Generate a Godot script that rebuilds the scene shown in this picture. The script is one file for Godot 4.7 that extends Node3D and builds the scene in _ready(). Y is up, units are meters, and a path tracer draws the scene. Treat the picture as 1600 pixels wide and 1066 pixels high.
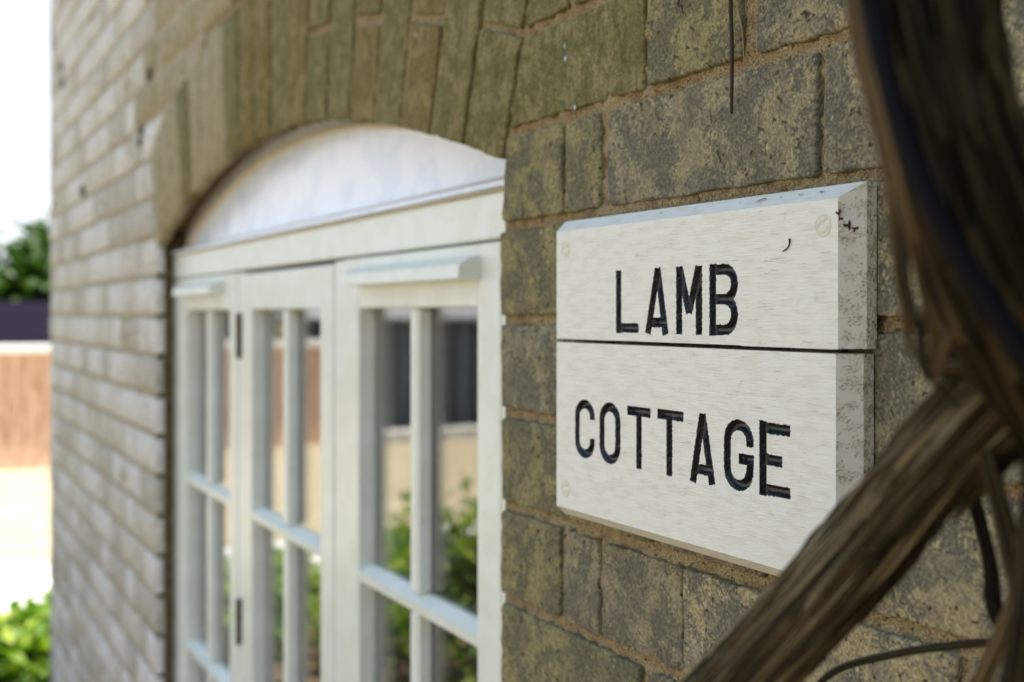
extends Node3D
# World: the cottage wall is the plane z = 0 and faces +z (the garden); x runs along it, y is up, metres.

const EYE := 1.55
const CAM_D := 0.4557
const FPX := 1773.0
const VPX := 970.0
const HORIZON_Y := 490.0

var cam_pos := Vector3(0, EYE, CAM_D)
var fwd := Vector3.ZERO
var rgt := Vector3.ZERO
var rng := RandomNumberGenerator.new()
var M := {}

# ---------------------------------------------------------------- helpers
func pix(X: float, Y: float, depth: float) -> Vector3:
	return cam_pos + depth * (fwd + (X - 800.0) / FPX * rgt + (HORIZON_Y - Y) / FPX * Vector3.UP)

func to_px(p: Vector3) -> Vector2:
	var d := p - cam_pos
	var z := maxf(d.dot(fwd), 0.02)
	return Vector2(800.0 + FPX * d.dot(rgt) / z, HORIZON_Y - FPX * d.y / z)

func tag(o: Node, label: String, category: String, group := "") -> void:
	o.set_meta("label", label)
	o.set_meta("category", category)
	if group != "":
		o.set_meta("group", group)

func thing(called: String, at: Vector3, label: String, category: String, group := "") -> Node3D:
	var o := Node3D.new()
	o.name = called
	add_child(o, true)
	o.position = at
	tag(o, label, category, group)
	return o

func new_st() -> SurfaceTool:
	var st := SurfaceTool.new()
	st.begin(Mesh.PRIMITIVE_TRIANGLES)
	return st

func part(called: String, mesh: Mesh, mat: Material, parent: Node, at := Vector3.ZERO) -> MeshInstance3D:
	var o := MeshInstance3D.new()
	o.name = called
	o.mesh = mesh
	if mat:
		o.material_override = mat
	o.position = at
	parent.add_child(o, true)
	return o

func done(st: SurfaceTool) -> ArrayMesh:
	st.index()
	st.generate_normals()
	return st.commit()

func tri(st: SurfaceTool, a: Vector3, b: Vector3, c: Vector3) -> void:
	for v in [a, b, c]:
		st.set_uv(Vector2(v.x, v.y))
		st.add_vertex(v)

func quad(st: SurfaceTool, a: Vector3, b: Vector3, c: Vector3, d: Vector3) -> void:
	# seen from the front a, b, c, d run clockwise
	tri(st, a, b, c)
	tri(st, a, c, d)

func box(st: SurfaceTool, lo: Vector3, hi: Vector3, bev := 0.0015) -> void:
	# a box whose edges are chamfered; flat shaded
	st.set_smooth_group(-1)
	var c := (lo + hi) * 0.5
	var h := (hi - lo) * 0.5
	var b := minf(bev, minf(h.x, minf(h.y, h.z)) * 0.6)
	var ax := [Vector3.RIGHT, Vector3.UP, Vector3.BACK]
	var hs := [h.x, h.y, h.z]
	for i in 3:
		for s in [-1.0, 1.0]:
			var n: Vector3 = ax[i] * s
			var u: Vector3 = ax[(i + 1) % 3]
			var v: Vector3 = ax[(i + 2) % 3]
			var hu: float = hs[(i + 1) % 3] - b
			var hv: float = hs[(i + 2) % 3] - b
			var o: Vector3 = c + n * hs[i]
			face(st, [o - u * hu - v * hv, o + u * hu - v * hv, o + u * hu + v * hv, o - u * hu + v * hv], n)
	for i in 3:
		var u: Vector3 = ax[(i + 1) % 3]
		var v: Vector3 = ax[(i + 2) % 3]
		var hl: float = hs[i] - b
		var hu: float = hs[(i + 1) % 3]
		var hv: float = hs[(i + 2) % 3]
		for su in [-1.0, 1.0]:
			for sv in [-1.0, 1.0]:
				var p: Vector3 = c + u * su * (hu - b) + v * sv * hv
				var q: Vector3 = c + u * su * hu + v * sv * (hv - b)
				face(st, [p - ax[i] * hl, p + ax[i] * hl, q + ax[i] * hl, q - ax[i] * hl], u * su + v * sv)
	for sx in [-1.0, 1.0]:
		for sy in [-1.0, 1.0]:
			for sz in [-1.0, 1.0]:
				var k := Vector3(sx, sy, sz)
				face(st, [c + k * Vector3(h.x, h.y - b, h.z - b), c + k * Vector3(h.x - b, h.y, h.z - b), c + k * Vector3(h.x - b, h.y - b, h.z)], k)

func face(st: SurfaceTool, p: Array, n: Vector3) -> void:
	# a convex polygon turned so that its front looks along n
	var g: Vector3 = (p[1] - p[0]).cross(p[2] - p[0])
	var q := p.duplicate()
	if g.dot(n) > 0:
		q.reverse()
	for k in range(1, q.size() - 1):
		for v in [q[0], q[k], q[k + 1]]:
			var a := n.abs()
			st.set_uv(Vector2(v.z, v.y) if a.x > a.y and a.x > a.z else (Vector2(v.x, v.z) if a.y > a.z else Vector2(v.x, v.y)))
			st.add_vertex(v)

func box_part(called: String, lo: Vector3, hi: Vector3, mat: Material, parent: Node, bev := 0.0015) -> MeshInstance3D:
	var st := new_st()
	box(st, lo, hi, bev)
	return part(called, done(st), mat, parent)

func tube(path: PackedVector3Array, radii: PackedFloat32Array, sides: int, ridge: float, ns: int, st: SurfaceTool, flat := 1.0) -> void:
	# a swept stem with lengthwise ridges
	var nz := FastNoiseLite.new()
	nz.seed = ns
	nz.frequency = 1.0
	nz.fractal_octaves = 3
	st.set_smooth_group(0)
	var t0 := (path[1] - path[0]).normalized()
	var u := t0.cross(Vector3(0.3, 0.2, 0.9)).normalized()
	var rings := []
	var run := 0.0
	for i in path.size():
		var t := (path[mini(i + 1, path.size() - 1)] - path[maxi(i - 1, 0)]).normalized()
		u = (u - t * u.dot(t)).normalized()
		var v := t.cross(u)
		if i > 0:
			run += path[i].distance_to(path[i - 1])
		var ring := PackedVector3Array()
		for k in sides:
			var a := TAU * k / sides
			var twist := a + run * 1.4
			var w := nz.get_noise_3d(cos(twist) * 3.1, sin(twist) * 3.1, run * 4.0)
			var w2 := nz.get_noise_3d(cos(twist) * 9.0, sin(twist) * 9.0, run * 7.0 + 40.0)
			var r := radii[i] * (1.0 + ridge * w + ridge * 0.75 * w2)
			ring.append(path[i] + (u * cos(a) + v * sin(a) * flat) * r)
		rings.append(ring)
	var L := 0.0
	for i in path.size() - 1:
		var dl := path[i].distance_to(path[i + 1])
		for k in sides:
			var k2 := (k + 1) % sides
			var ua := float(k) / sides
			var ub := float(k + 1) / sides
			var vs := [[rings[i][k], ua, L], [rings[i + 1][k], ua, L + dl], [rings[i + 1][k2], ub, L + dl], [rings[i][k], ua, L], [rings[i + 1][k2], ub, L + dl], [rings[i][k2], ub, L]]
			for w in vs:
				st.set_uv(Vector2(w[1] * 0.12, w[2]))
				st.add_vertex(w[0])
		L += dl
	for e in [0, path.size() - 1]:
		for k in range(1, sides - 1):
			var o: Array = [rings[e][0], rings[e][k], rings[e][k + 1]]
			if e == 0:
				o.reverse()
			for v in o:
				st.set_uv(Vector2(v.x, v.y))
				st.add_vertex(v)

func curve(points: Array, radii: Array, steps: int) -> Array:
	# Catmull-Rom through the points: [path, radii]
	var out := PackedVector3Array()
	var rr := PackedFloat32Array()
	var n := points.size()
	for i in n - 1:
		var p0: Vector3 = points[maxi(i - 1, 0)]
		var p3: Vector3 = points[mini(i + 2, n - 1)]
		for k in steps:
			var f := float(k) / steps
			out.append((points[i] as Vector3).cubic_interpolate(points[i + 1], p0, p3, f))
			rr.append(lerpf(radii[i], radii[i + 1], f))
	out.append(points[n - 1])
	rr.append(radii[n - 1])
	return [out, rr]

func stem(called: String, points: Array, radii: Array, parent: Node, mat: Material, sides := 20, ridge := 0.25, ns := 1, steps := 10, flat := 1.0) -> MeshInstance3D:
	var c := curve(points, radii, steps)
	var st := new_st()
	tube(c[0], c[1], sides, ridge, ns, st, flat)
	return part(called, done(st), mat, parent)

# ---------------------------------------------------------------- textures
func noise_bytes(w: int, h: int, freq: float, octaves: int, sd: int, kind := FastNoiseLite.TYPE_SIMPLEX_SMOOTH, sx := 1, sy := 1) -> PackedByteArray:
	# grey noise, stretched sx / sy times
	var n := FastNoiseLite.new()
	n.seed = sd
	n.noise_type = kind
	n.frequency = freq
	n.fractal_octaves = octaves
	var im := n.get_seamless_image(w / sx, h / sy, false, false, 0.15)
	if sx > 1 or sy > 1:
		im.resize(w, h, Image.INTERPOLATE_CUBIC)
	im.convert(Image.FORMAT_L8)
	return im.get_data()

func tex_rgb(w: int, h: int, d: PackedByteArray) -> ImageTexture:
	return ImageTexture.create_from_image(Image.create_from_data(w, h, false, Image.FORMAT_RGB8, d))

func tex_l(w: int, h: int, d: PackedByteArray) -> ImageTexture:
	return ImageTexture.create_from_image(Image.create_from_data(w, h, false, Image.FORMAT_L8, d))

func ss(a: float, b: float, x: float) -> float:
	return smoothstep(a, b, x)

func brick_textures(sd: int, ca: Color, cb: Color, cc: Color, dark: Color, light: Color, streak: bool) -> Array:
	# fired clay: patches of two tones and a third, grit, burnt pits, lime flecks
	var n := 768
	var patch := noise_bytes(n, n, 0.011, 5, sd)
	var patch2 := noise_bytes(n, n, 0.02, 5, sd + 1)
	var mid := noise_bytes(n, n, 0.045, 4, sd + 5)
	var grit := noise_bytes(n, n, 0.4, 3, sd + 2, FastNoiseLite.TYPE_VALUE)
	var pits := noise_bytes(n, n, 0.055, 3, sd + 3)
	var vert := noise_bytes(n, n, 0.07, 3, sd + 4, FastNoiseLite.TYPE_SIMPLEX_SMOOTH, 1, 8)
	var col := PackedByteArray()
	col.resize(n * n * 3)
	var hgt := PackedByteArray()
	hgt.resize(n * n)
	for i in n * n:
		var a := patch[i] / 255.0
		var b := patch2[i] / 255.0
		var g := grit[i] / 255.0
		var p := pits[i] / 255.0
		var v := vert[i] / 255.0
		var edge := a * 0.72 + mid[i] / 255.0 * 0.28 + (g - 0.5) * 0.3
		var c := ca.lerp(cb, ss(0.37, 0.63, edge))
		c = c.lerp(cc, ss(0.55, 0.66, b + (g - 0.5) * 0.2) * 0.8)
		if streak:
			c = c.lerp(dark, ss(0.5, 0.8, v) * 0.4)
		var k := 0.68 + 0.64 * g
		var pit := ss(0.73, 0.80, p + (g - 0.5) * 0.16) * (1.0 if not streak else 0.45) * ss(0.38, 0.6, b * 0.5 + a * 0.5)
		var fleck := ss(0.86, 0.93, (1.0 - p) + (g - 0.5) * 0.25) * 0.7
		c = Color(c.r * k, c.g * k, c.b * k).lerp(dark, pit * 0.85).lerp(light, fleck)
		col[i * 3] = int(clampf(c.r, 0, 1) * 255)
		col[i * 3 + 1] = int(clampf(c.g, 0, 1) * 255)
		col[i * 3 + 2] = int(clampf(c.b, 0, 1) * 255)
		hgt[i] = int(clampf(0.35 + 0.28 * g + 0.25 * a - 0.4 * pit + 0.08 * v, 0, 1) * 255)
	return [tex_rgb(n, n, col), tex_l(n, n, hgt)]

func flat_mat(called: String, c: Color, rough: float) -> StandardMaterial3D:
	var m := StandardMaterial3D.new()
	m.resource_name = called
	m.albedo_color = c
	m.roughness = rough
	return m

func textured(called: String, t: Array, rough: float, bump: float, scale: Vector3) -> StandardMaterial3D:
	var m := flat_mat(called, Color.WHITE, rough)
	m.albedo_texture = t[0]
	m.heightmap_enabled = true
	m.heightmap_texture = t[1]
	m.heightmap_scale = bump
	m.uv1_scale = scale
	m.metallic_specular = 0.3
	return m

func worn_tex(sd: int, a: Color, b: Color, c: Color) -> ImageTexture:
	# old gloss: cloudy patches and small scuffs
	var n := 512
	var p := noise_bytes(n, n, 0.014, 5, sd)
	var q := noise_bytes(n, n, 0.09, 3, sd + 1)
	var col := PackedByteArray()
	col.resize(n * n * 3)
	for i in n * n:
		var k := a.lerp(b, ss(0.42, 0.62, p[i] / 255.0)).lerp(c, ss(0.72, 0.85, q[i] / 255.0) * ss(0.45, 0.6, p[i] / 255.0))
		col[i * 3] = int(k.r * 255)
		col[i * 3 + 1] = int(k.g * 255)
		col[i * 3 + 2] = int(k.b * 255)
	return tex_rgb(n, n, col)

func make_materials() -> void:
	var u := Vector3(2.5, 2.5, 1)
	var grey := brick_textures(11, Color8(106, 103, 88), Color8(152, 143, 110), Color8(126, 120, 98), Color8(54, 50, 42), Color8(188, 181, 160), false)
	M.brick_tan = textured("tan grey clay", grey, 0.92, 0.16, u)
	var dusk := brick_textures(23, Color8(100, 97, 83), Color8(134, 127, 99), Color8(114, 108, 89), Color8(56, 52, 44), Color8(176, 169, 149), false)
	M.brick_grey = textured("grey clay", dusk, 0.92, 0.16, u)
	M.brick_olive = textured("olive grey clay", dusk, 0.92, 0.16, u)
	M.brick_olive.albedo_color = Color(0.98, 0.98, 0.90)
	var pale := brick_textures(37, Color8(206, 204, 198), Color8(190, 187, 178), Color8(214, 213, 208), Color8(152, 149, 142), Color8(232, 229, 221), true)
	M.brick_pale = textured("pale gault clay", pale, 0.9, 0.2, u)
	M.brick_pale.albedo_color = Color(1.0, 1.0, 1.0)
	M.brick_pale2 = textured("dusty gault clay", pale, 0.9, 0.2, u)
	M.brick_pale2.albedo_color = Color(0.94, 0.93, 0.90)
	M.brick_pale3 = textured("worn gault clay", pale, 0.9, 0.2, u)
	M.brick_pale3.albedo_color = Color(0.87, 0.86, 0.83)
	var moss := brick_textures(51, Color8(116, 112, 80), Color8(134, 128, 97), Color8(106, 104, 66), Color8(82, 78, 52), Color8(172, 166, 140), true)
	M.brick_moss = textured("clay with green algae", moss, 0.95, 0.2, u)
	M.brick_moss.albedo_color = Color(0.93, 0.92, 0.86)
	M.brick_moss2 = textured("clay with brown algae", moss, 0.95, 0.2, u)
	M.brick_olive_pale = textured("pale clay with thin algae", pale, 0.92, 0.18, u)
	M.brick_olive_pale.albedo_color = Color(0.74, 0.71, 0.58)
	M.brick_moss2.albedo_color = Color(0.96, 0.91, 0.82)
	var n := 512
	var a := noise_bytes(n, n, 0.02, 4, 71)
	var g := noise_bytes(n, n, 0.16, 3, 72)
	var sp := noise_bytes(n, n, 0.09, 2, 73)
	var col := PackedByteArray()
	col.resize(n * n * 3)
	var hg := PackedByteArray()
	hg.resize(n * n)
	for i in n * n:
		var q := g[i] / 255.0
		var c := Color8(152, 137, 101).lerp(Color8(142, 121, 94), ss(0.52, 0.72, a[i] / 255.0)).lerp(Color8(156, 143, 110), ss(0.56, 0.72, 1.0 - a[i] / 255.0))
		c = c * (0.68 + 0.6 * q)
		c = c.lerp(Color8(50, 38, 22), ss(0.74, 0.84, sp[i] / 255.0) * 0.8).lerp(Color8(206, 198, 180), ss(0.86, 0.93, 1.0 - sp[i] / 255.0) * 0.6)
		col[i * 3] = int(clampf(c.r, 0, 1) * 255)
		col[i * 3 + 1] = int(clampf(c.g, 0, 1) * 255)
		col[i * 3 + 2] = int(clampf(c.b, 0, 1) * 255)
		hg[i] = int(clampf(q * 0.8 + 0.1 - 0.3 * ss(0.7, 0.84, sp[i] / 255.0), 0, 1) * 255)
	M.mortar = textured("sandy ochre mortar", [tex_rgb(n, n, col), tex_l(n, n, hg)], 0.97, 0.35, Vector3(5, 5, 1))
	M.mortar.uv1_triplanar = true
	M.mortar.uv1_world_triplanar = true
	M.mortar.uv1_scale = Vector3(5, 5, 5)
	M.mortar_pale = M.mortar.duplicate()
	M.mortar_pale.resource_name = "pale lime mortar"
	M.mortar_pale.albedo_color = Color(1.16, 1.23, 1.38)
	# window paint: off-white gloss
	M.paint = flat_mat("off white gloss paint", Color8(221, 227, 219), 0.32)
	var pa := noise_bytes(256, 256, 0.03, 4, 91)
	M.paint.heightmap_enabled = true
	M.paint.heightmap_texture = tex_l(256, 256, pa)
	M.paint.heightmap_scale = 0.08
	M.paint.uv1_triplanar = true
	M.paint.uv1_world_triplanar = true
	M.paint.uv1_scale = Vector3(2.2, 2.2, 2.2)
	M.panel = flat_mat("white gloss with painted sky blue", Color8(230, 237, 247), 0.22)  # frame gloss made bluer: the sky it reflects is put into the colour
	M.panel.heightmap_enabled = true
	M.panel.heightmap_texture = M.paint.heightmap_texture
	M.panel.heightmap_scale = 0.12
	M.panel.uv1_triplanar = true
	M.panel.uv1_world_triplanar = true
	M.panel.uv1_scale = Vector3(1.7, 1.7, 1.7)
	M.paint.albedo_texture = worn_tex(601, Color8(255, 255, 255), Color8(250, 250, 247), Color8(236, 233, 224))
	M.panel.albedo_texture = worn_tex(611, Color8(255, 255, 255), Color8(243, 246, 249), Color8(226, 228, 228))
	M.sealant = flat_mat("aged sealant", Color8(200, 193, 174), 0.9)
	M.brass = flat_mat("tarnished brass", Color8(70, 58, 38), 0.5)
	M.brass.metallic = 0.4
	M.glass = flat_mat("window glass", Color(0.1, 0.1, 0.1, 0.0), 0.0)
	M.glass.transparency = BaseMaterial3D.TRANSPARENCY_ALPHA
	M.glass.metallic_specular = 0.5
	M.glass.heightmap_enabled = true
	M.glass.heightmap_texture = M.paint.heightmap_texture
	M.glass.heightmap_scale = 0.004
	M.glass.uv1_scale = Vector3(2.5, 2.5, 1)
	M.dark_room = flat_mat("cream plaster", Color8(206, 200, 188), 0.95)
	M.slate = flat_mat("slate", Color8(70, 72, 80), 0.8)
	# bark: long fibres
	var w := 512
	var h := 1024
	var f1 := noise_bytes(w, h, 0.05, 4, 131, FastNoiseLite.TYPE_SIMPLEX_SMOOTH, 1, 8)
	var f2 := noise_bytes(w, h, 0.14, 3, 132, FastNoiseLite.TYPE_SIMPLEX_SMOOTH, 1, 8)
	var bc := PackedByteArray()
	bc.resize(w * h * 3)
	var bh := PackedByteArray()
	bh.resize(w * h)
	for i in w * h:
		var q := 0.6 * f1[i] / 255.0 + 0.4 * f2[i] / 255.0
		var c := Color8(46, 40, 27).lerp(Color8(114, 101, 70), ss(0.36, 0.58, q)).lerp(Color8(172, 159, 128), ss(0.56, 0.72, q))
		bc[i * 3] = int(c.r * 255)
		bc[i * 3 + 1] = int(c.g * 255)
		bc[i * 3 + 2] = int(c.b * 255)
		bh[i] = int(q * 255)
	M.bark = textured("fibrous bark", [tex_rgb(w, h, bc), tex_l(w, h, bh)], 0.9, 0.5, Vector3(17, 1.2, 1))
	M.bark_shaded = textured("bark with painted shade", [tex_rgb(w, h, bc), tex_l(w, h, bh)], 0.9, 0.6, Vector3(17, 1.2, 1))
	M.bark_shaded.albedo_color = Color(0.58, 0.55, 0.50)  # the same bark, darkened to stand for shade on the trunk
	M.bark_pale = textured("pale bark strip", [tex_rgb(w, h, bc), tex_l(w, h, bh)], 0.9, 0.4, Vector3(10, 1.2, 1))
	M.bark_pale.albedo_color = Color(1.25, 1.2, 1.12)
	M.stem_dark = flat_mat("smooth dark stem", Color8(20, 20, 24), 0.75)
	M.stem_dark.metallic_specular = 0.2
	M.twig = flat_mat("dry twig", Color8(54, 42, 28), 0.9)
	M.twig_pale = flat_mat("pale tendril", Color8(150, 132, 84), 0.9)

# ---------------------------------------------------------------- bricks
func brick_mesh(c: PackedVector2Array, depth: float, sd: int, fine: bool) -> ArrayMesh:
	# corners c (anticlockwise seen from the front, from the lower left) of an uneven hand-made brick, face near z = 0
	var r := RandomNumberGenerator.new()
	r.seed = sd
	var nz := FastNoiseLite.new()
	nz.seed = sd
	nz.frequency = 70.0
	nz.fractal_octaves = 3
	var mid := (c[0] + c[1] + c[2] + c[3]) * 0.25
	var hw := absf(c[1].x - c[0].x) * 0.25 + absf(c[2].x - c[3].x) * 0.25
	var hh := absf(c[2].y - c[1].y) * 0.5
	var line := PackedVector2Array()
	var arc := 5 if fine else 2
	for k in 4:
		var p := c[k]
		var q := c[(k + 1) % 4]
		var o := c[(k + 3) % 4]
		var rad := r.randf_range(0.0012, 0.006)
		rad = minf(rad, minf(hw, hh) * 0.5)
		var s := p + (o - p).normalized() * rad
		var e := p + (q - p).normalized() * rad
		for j in arc + 1:
			var t := float(j) / arc
			line.append(s.lerp(p, t).lerp(p.lerp(e, t), t))
		var next := q + (p - q).normalized() * 0.01
		var count := int(maxf(1.0, e.distance_to(next) / (0.008 if fine else 0.06)))
		for j in range(1, count):
			line.append(e.lerp(next, float(j) / count))
	var n := line.size()
	var wob := 0.0009 if fine else 0.0009
	for i in n:
		line[i] += Vector2(nz.get_noise_2d(line[i].x, line[i].y + 3.0), nz.get_noise_2d(line[i].x + 7.0, line[i].y)) * wob * 2.0
	var tilt := Vector2(r.randf_range(-0.008, 0.008), r.randf_range(-0.012, 0.012))
	var inset := [0.0, 0.0, 0.0004, 0.0012, 0.0024] if fine else [0.0, 0.0, 0.002]
	var zs := [-depth, -0.0024, -0.0007, -0.0001, 0.0] if fine else [-depth, -0.002, 0.0]
	var off := Vector2(r.randf() * 3.0, r.randf() * 3.0)
	var st := new_st()
	st.set_smooth_group(0)
	var rings := []
	for k in inset.size():
		var ring := PackedVector3Array()
		for i in n:
			var p := mid + (line[i] - mid) * Vector2(1.0 - inset[k] / hw, 1.0 - inset[k] / hh)
			var z: float = zs[k]
			if k > 0:
				z += (p - mid).dot(tilt) + nz.get_noise_2d(p.x * 0.6 + 20.0, p.y * 0.6) * 0.0012
				if fine and k < 4:
					z += nz.get_noise_2d(p.x * 2.0, p.y * 2.0 + 50.0) * 0.0009
			ring.append(Vector3(p.x, p.y, z))
		rings.append(ring)
	for k in rings.size() - 1:
		for i in n:
			var j := (i + 1) % n
			for w in [rings[k][i], rings[k + 1][i], rings[k + 1][j], rings[k][i], rings[k + 1][j], rings[k][j]]:
				st.set_uv(Vector2(w.x + (w.z if k == 0 else 0.0), w.y + (w.z if k == 0 else 0.0)) + off)
				st.add_vertex(w)
	var top: PackedVector3Array = rings[rings.size() - 1]
	var cen := Vector3(mid.x, mid.y, nz.get_noise_2d(mid.x, mid.y) * 0.0008)
	for i in n:
		for w in [cen, top[(i + 1) % n], top[i]]:
			st.set_uv(Vector2(w.x, w.y) + off)
			st.add_vertex(w)
	return done(st)

func rect(w: float, h: float) -> PackedVector2Array:
	return PackedVector2Array([Vector2(-w / 2, -h / 2), Vector2(w / 2, -h / 2), Vector2(w / 2, h / 2), Vector2(-w / 2, h / 2)])

const SPRING := 0.128
const MIDX := -1.565
const HALF := 0.715
const RISE := 0.12
const ARCH_R := 2.19
const ARCH_C := -1.942
const ARCH_D := 0.222
const SILL := -1.09
const END_X := -3.985
const COURSE := 0.0785

func blocked(h: float) -> float:
	# half width that the opening and its arch take up at height h above the eye; 0 above the arch
	if h < SILL:
		return 0.0
	if h < SPRING:
		return HALF
	var tip := ARCH_C + (ARCH_R + ARCH_D) * cos(asin(HALF / ARCH_R))
	if h < tip:
		return HALF + (h - SPRING) * HALF / ARCH_R * 1.06
	var q := pow(ARCH_R + ARCH_D, 2) - pow(h - ARCH_C, 2)
	return sqrt(q) if q > 0 else 0.0

func lay_bricks() -> Array:
	# every brick of the garden front: {c: four corners about its middle, at: middle (x, h), near, moss}
	var out := []
	var r := RandomNumberGenerator.new()
	r.seed = 5
	var joint := 0.0105
	var measured := {   # perpends of the pier beside the sign, left to right, from the jamb at -0.850
		3: [[-0.850, -0.745], [-0.734, -0.634], [-0.620, -0.42], [-0.405, -0.30]],
		2: [[-0.850, -0.646], [-0.6354, -0.5405], [-0.5259, -0.311]],
		1: [[-0.848, -0.752], [-0.745, -0.699], [-0.688, -0.4775], [-0.470, -0.368], [-0.357, -0.142]],
		0: [[-0.850, -0.636], [-0.625, -0.523], [-0.512, -0.297]],
		-1: [[-0.850, -0.748], [-0.737, -0.685], [-0.673, -0.458], [-0.447, -0.345]],
		-2: [[-0.849, -0.635], [-0.624, -0.522], [-0.511, -0.296]],
		-3: [[-0.851, -0.756], [-0.750, -0.701], [-0.695, -0.602], [-0.598, -0.383], [-0.372, -0.270]],
		-4: [[-0.850, -0.649], [-0.640, -0.538], [-0.527, -0.488], [-0.478, -0.263]],
	}
	for row in range(-19, 20):
		var h0 := -0.0054 + COURSE * row + joint * 0.5
		var h1 := h0 + COURSE - joint
		var b0 := blocked(h0)
		var b1 := blocked(h1)
		var bm := blocked((h0 + h1) * 0.5)
		if bm == 0.0 and b0 > 0.0:
			b0 = bm
			b1 = bm
		elif bm > 0.0 and b1 == 0.0:
			b1 = 0.02
		if h0 < SILL and bm > 0.0:
			b0 = bm
		# runs: near pier (rightwards from the jamb) and far pier (leftwards); above the arch one run
		for side in [1.0, -1.0]:
			var x: float = -0.85 if side > 0 else -2.28
			var stop: float = 0.62 if side > 0 else END_X
			if h0 > SPRING and bm > 0.0:
				x = MIDX + side * minf(b0, minf(b1, bm))
			var spans: Array = []
			if bm == 0.0:
				if side < 0:
					continue
				x = END_X + r.randf_range(0.0, 0.002)
				var flip0 := posmod(row, 2) == 0
				while x < stop - 0.03:
					var wd := 0.215 if flip0 else 0.1025
					flip0 = not flip0
					spans.append([x, minf(x + wd, stop)])
					x += wd + joint
			elif side > 0 and measured.has(row) and h0 < 0.3:
				spans = measured[row].duplicate()
				x = spans[spans.size() - 1][1] + joint
				var flip := posmod(row, 2) == 0
				while x < stop:
					var wd := 0.1025 if flip else 0.215
					flip = not flip
					spans.append([x, x + wd])
					x += wd + joint
			else:
				var seq := 0
				var odd := posmod(row, 2) == 1
				while (stop - x) * side > 0.03:
					var wd := 0.215
					if odd:
						wd = [0.1025, 0.052, 0.215][seq] if seq < 3 else (0.1025 if seq % 2 == 1 else 0.215)
					else:
						wd = 0.215 if seq % 2 == 0 else 0.1025
					wd += r.randf_range(-0.003, 0.003)
					if (stop - x) * side < wd:
						wd = absf(stop - x)
					spans.append([minf(x, x + wd * side), maxf(x, x + wd * side)])
					x += (wd + joint) * side
					seq += 1
			for s in spans:
				var xl0: float = s[0]
				var xl1: float = s[0]
				var xr0: float = s[1]
				var xr1: float = s[1]
				if bm > 0.0:
					var gap := 0.004
					if side > 0:
						xl0 = maxf(xl0, MIDX + b0 + (gap if h0 > SPRING else 0.0))
						xl1 = maxf(xl1, MIDX + b1 + (gap if h1 > SPRING else 0.0))
					else:
						xr0 = minf(xr0, MIDX - b0 - (gap if h0 > SPRING else 0.0))
						xr1 = minf(xr1, MIDX - b1 - (gap if h1 > SPRING else 0.0))
				if xr0 - xl0 < 0.018 and xr1 - xl1 < 0.018:
					continue
				if side > 0:
					xl0 = minf(xl0, xr0 - 0.005)
					xl1 = minf(xl1, xr1 - 0.005)
				else:
					xr0 = maxf(xr0, xl0 + 0.005)
					xr1 = maxf(xr1, xl1 + 0.005)
				var m := Vector2((xl0 + xl1 + xr0 + xr1) / 4.0, (h0 + h1) / 2.0)
				var plain: bool = xl0 == xl1 and xr0 == xr1
				out.append({"c": PackedVector2Array([Vector2(xl0, h0) - m, Vector2(xr0, h0) - m, Vector2(xr1, h1) - m, Vector2(xl1, h1) - m]), "at": m, "w": xr0 - xl0, "row": row, "plain": plain})
	return out

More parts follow.
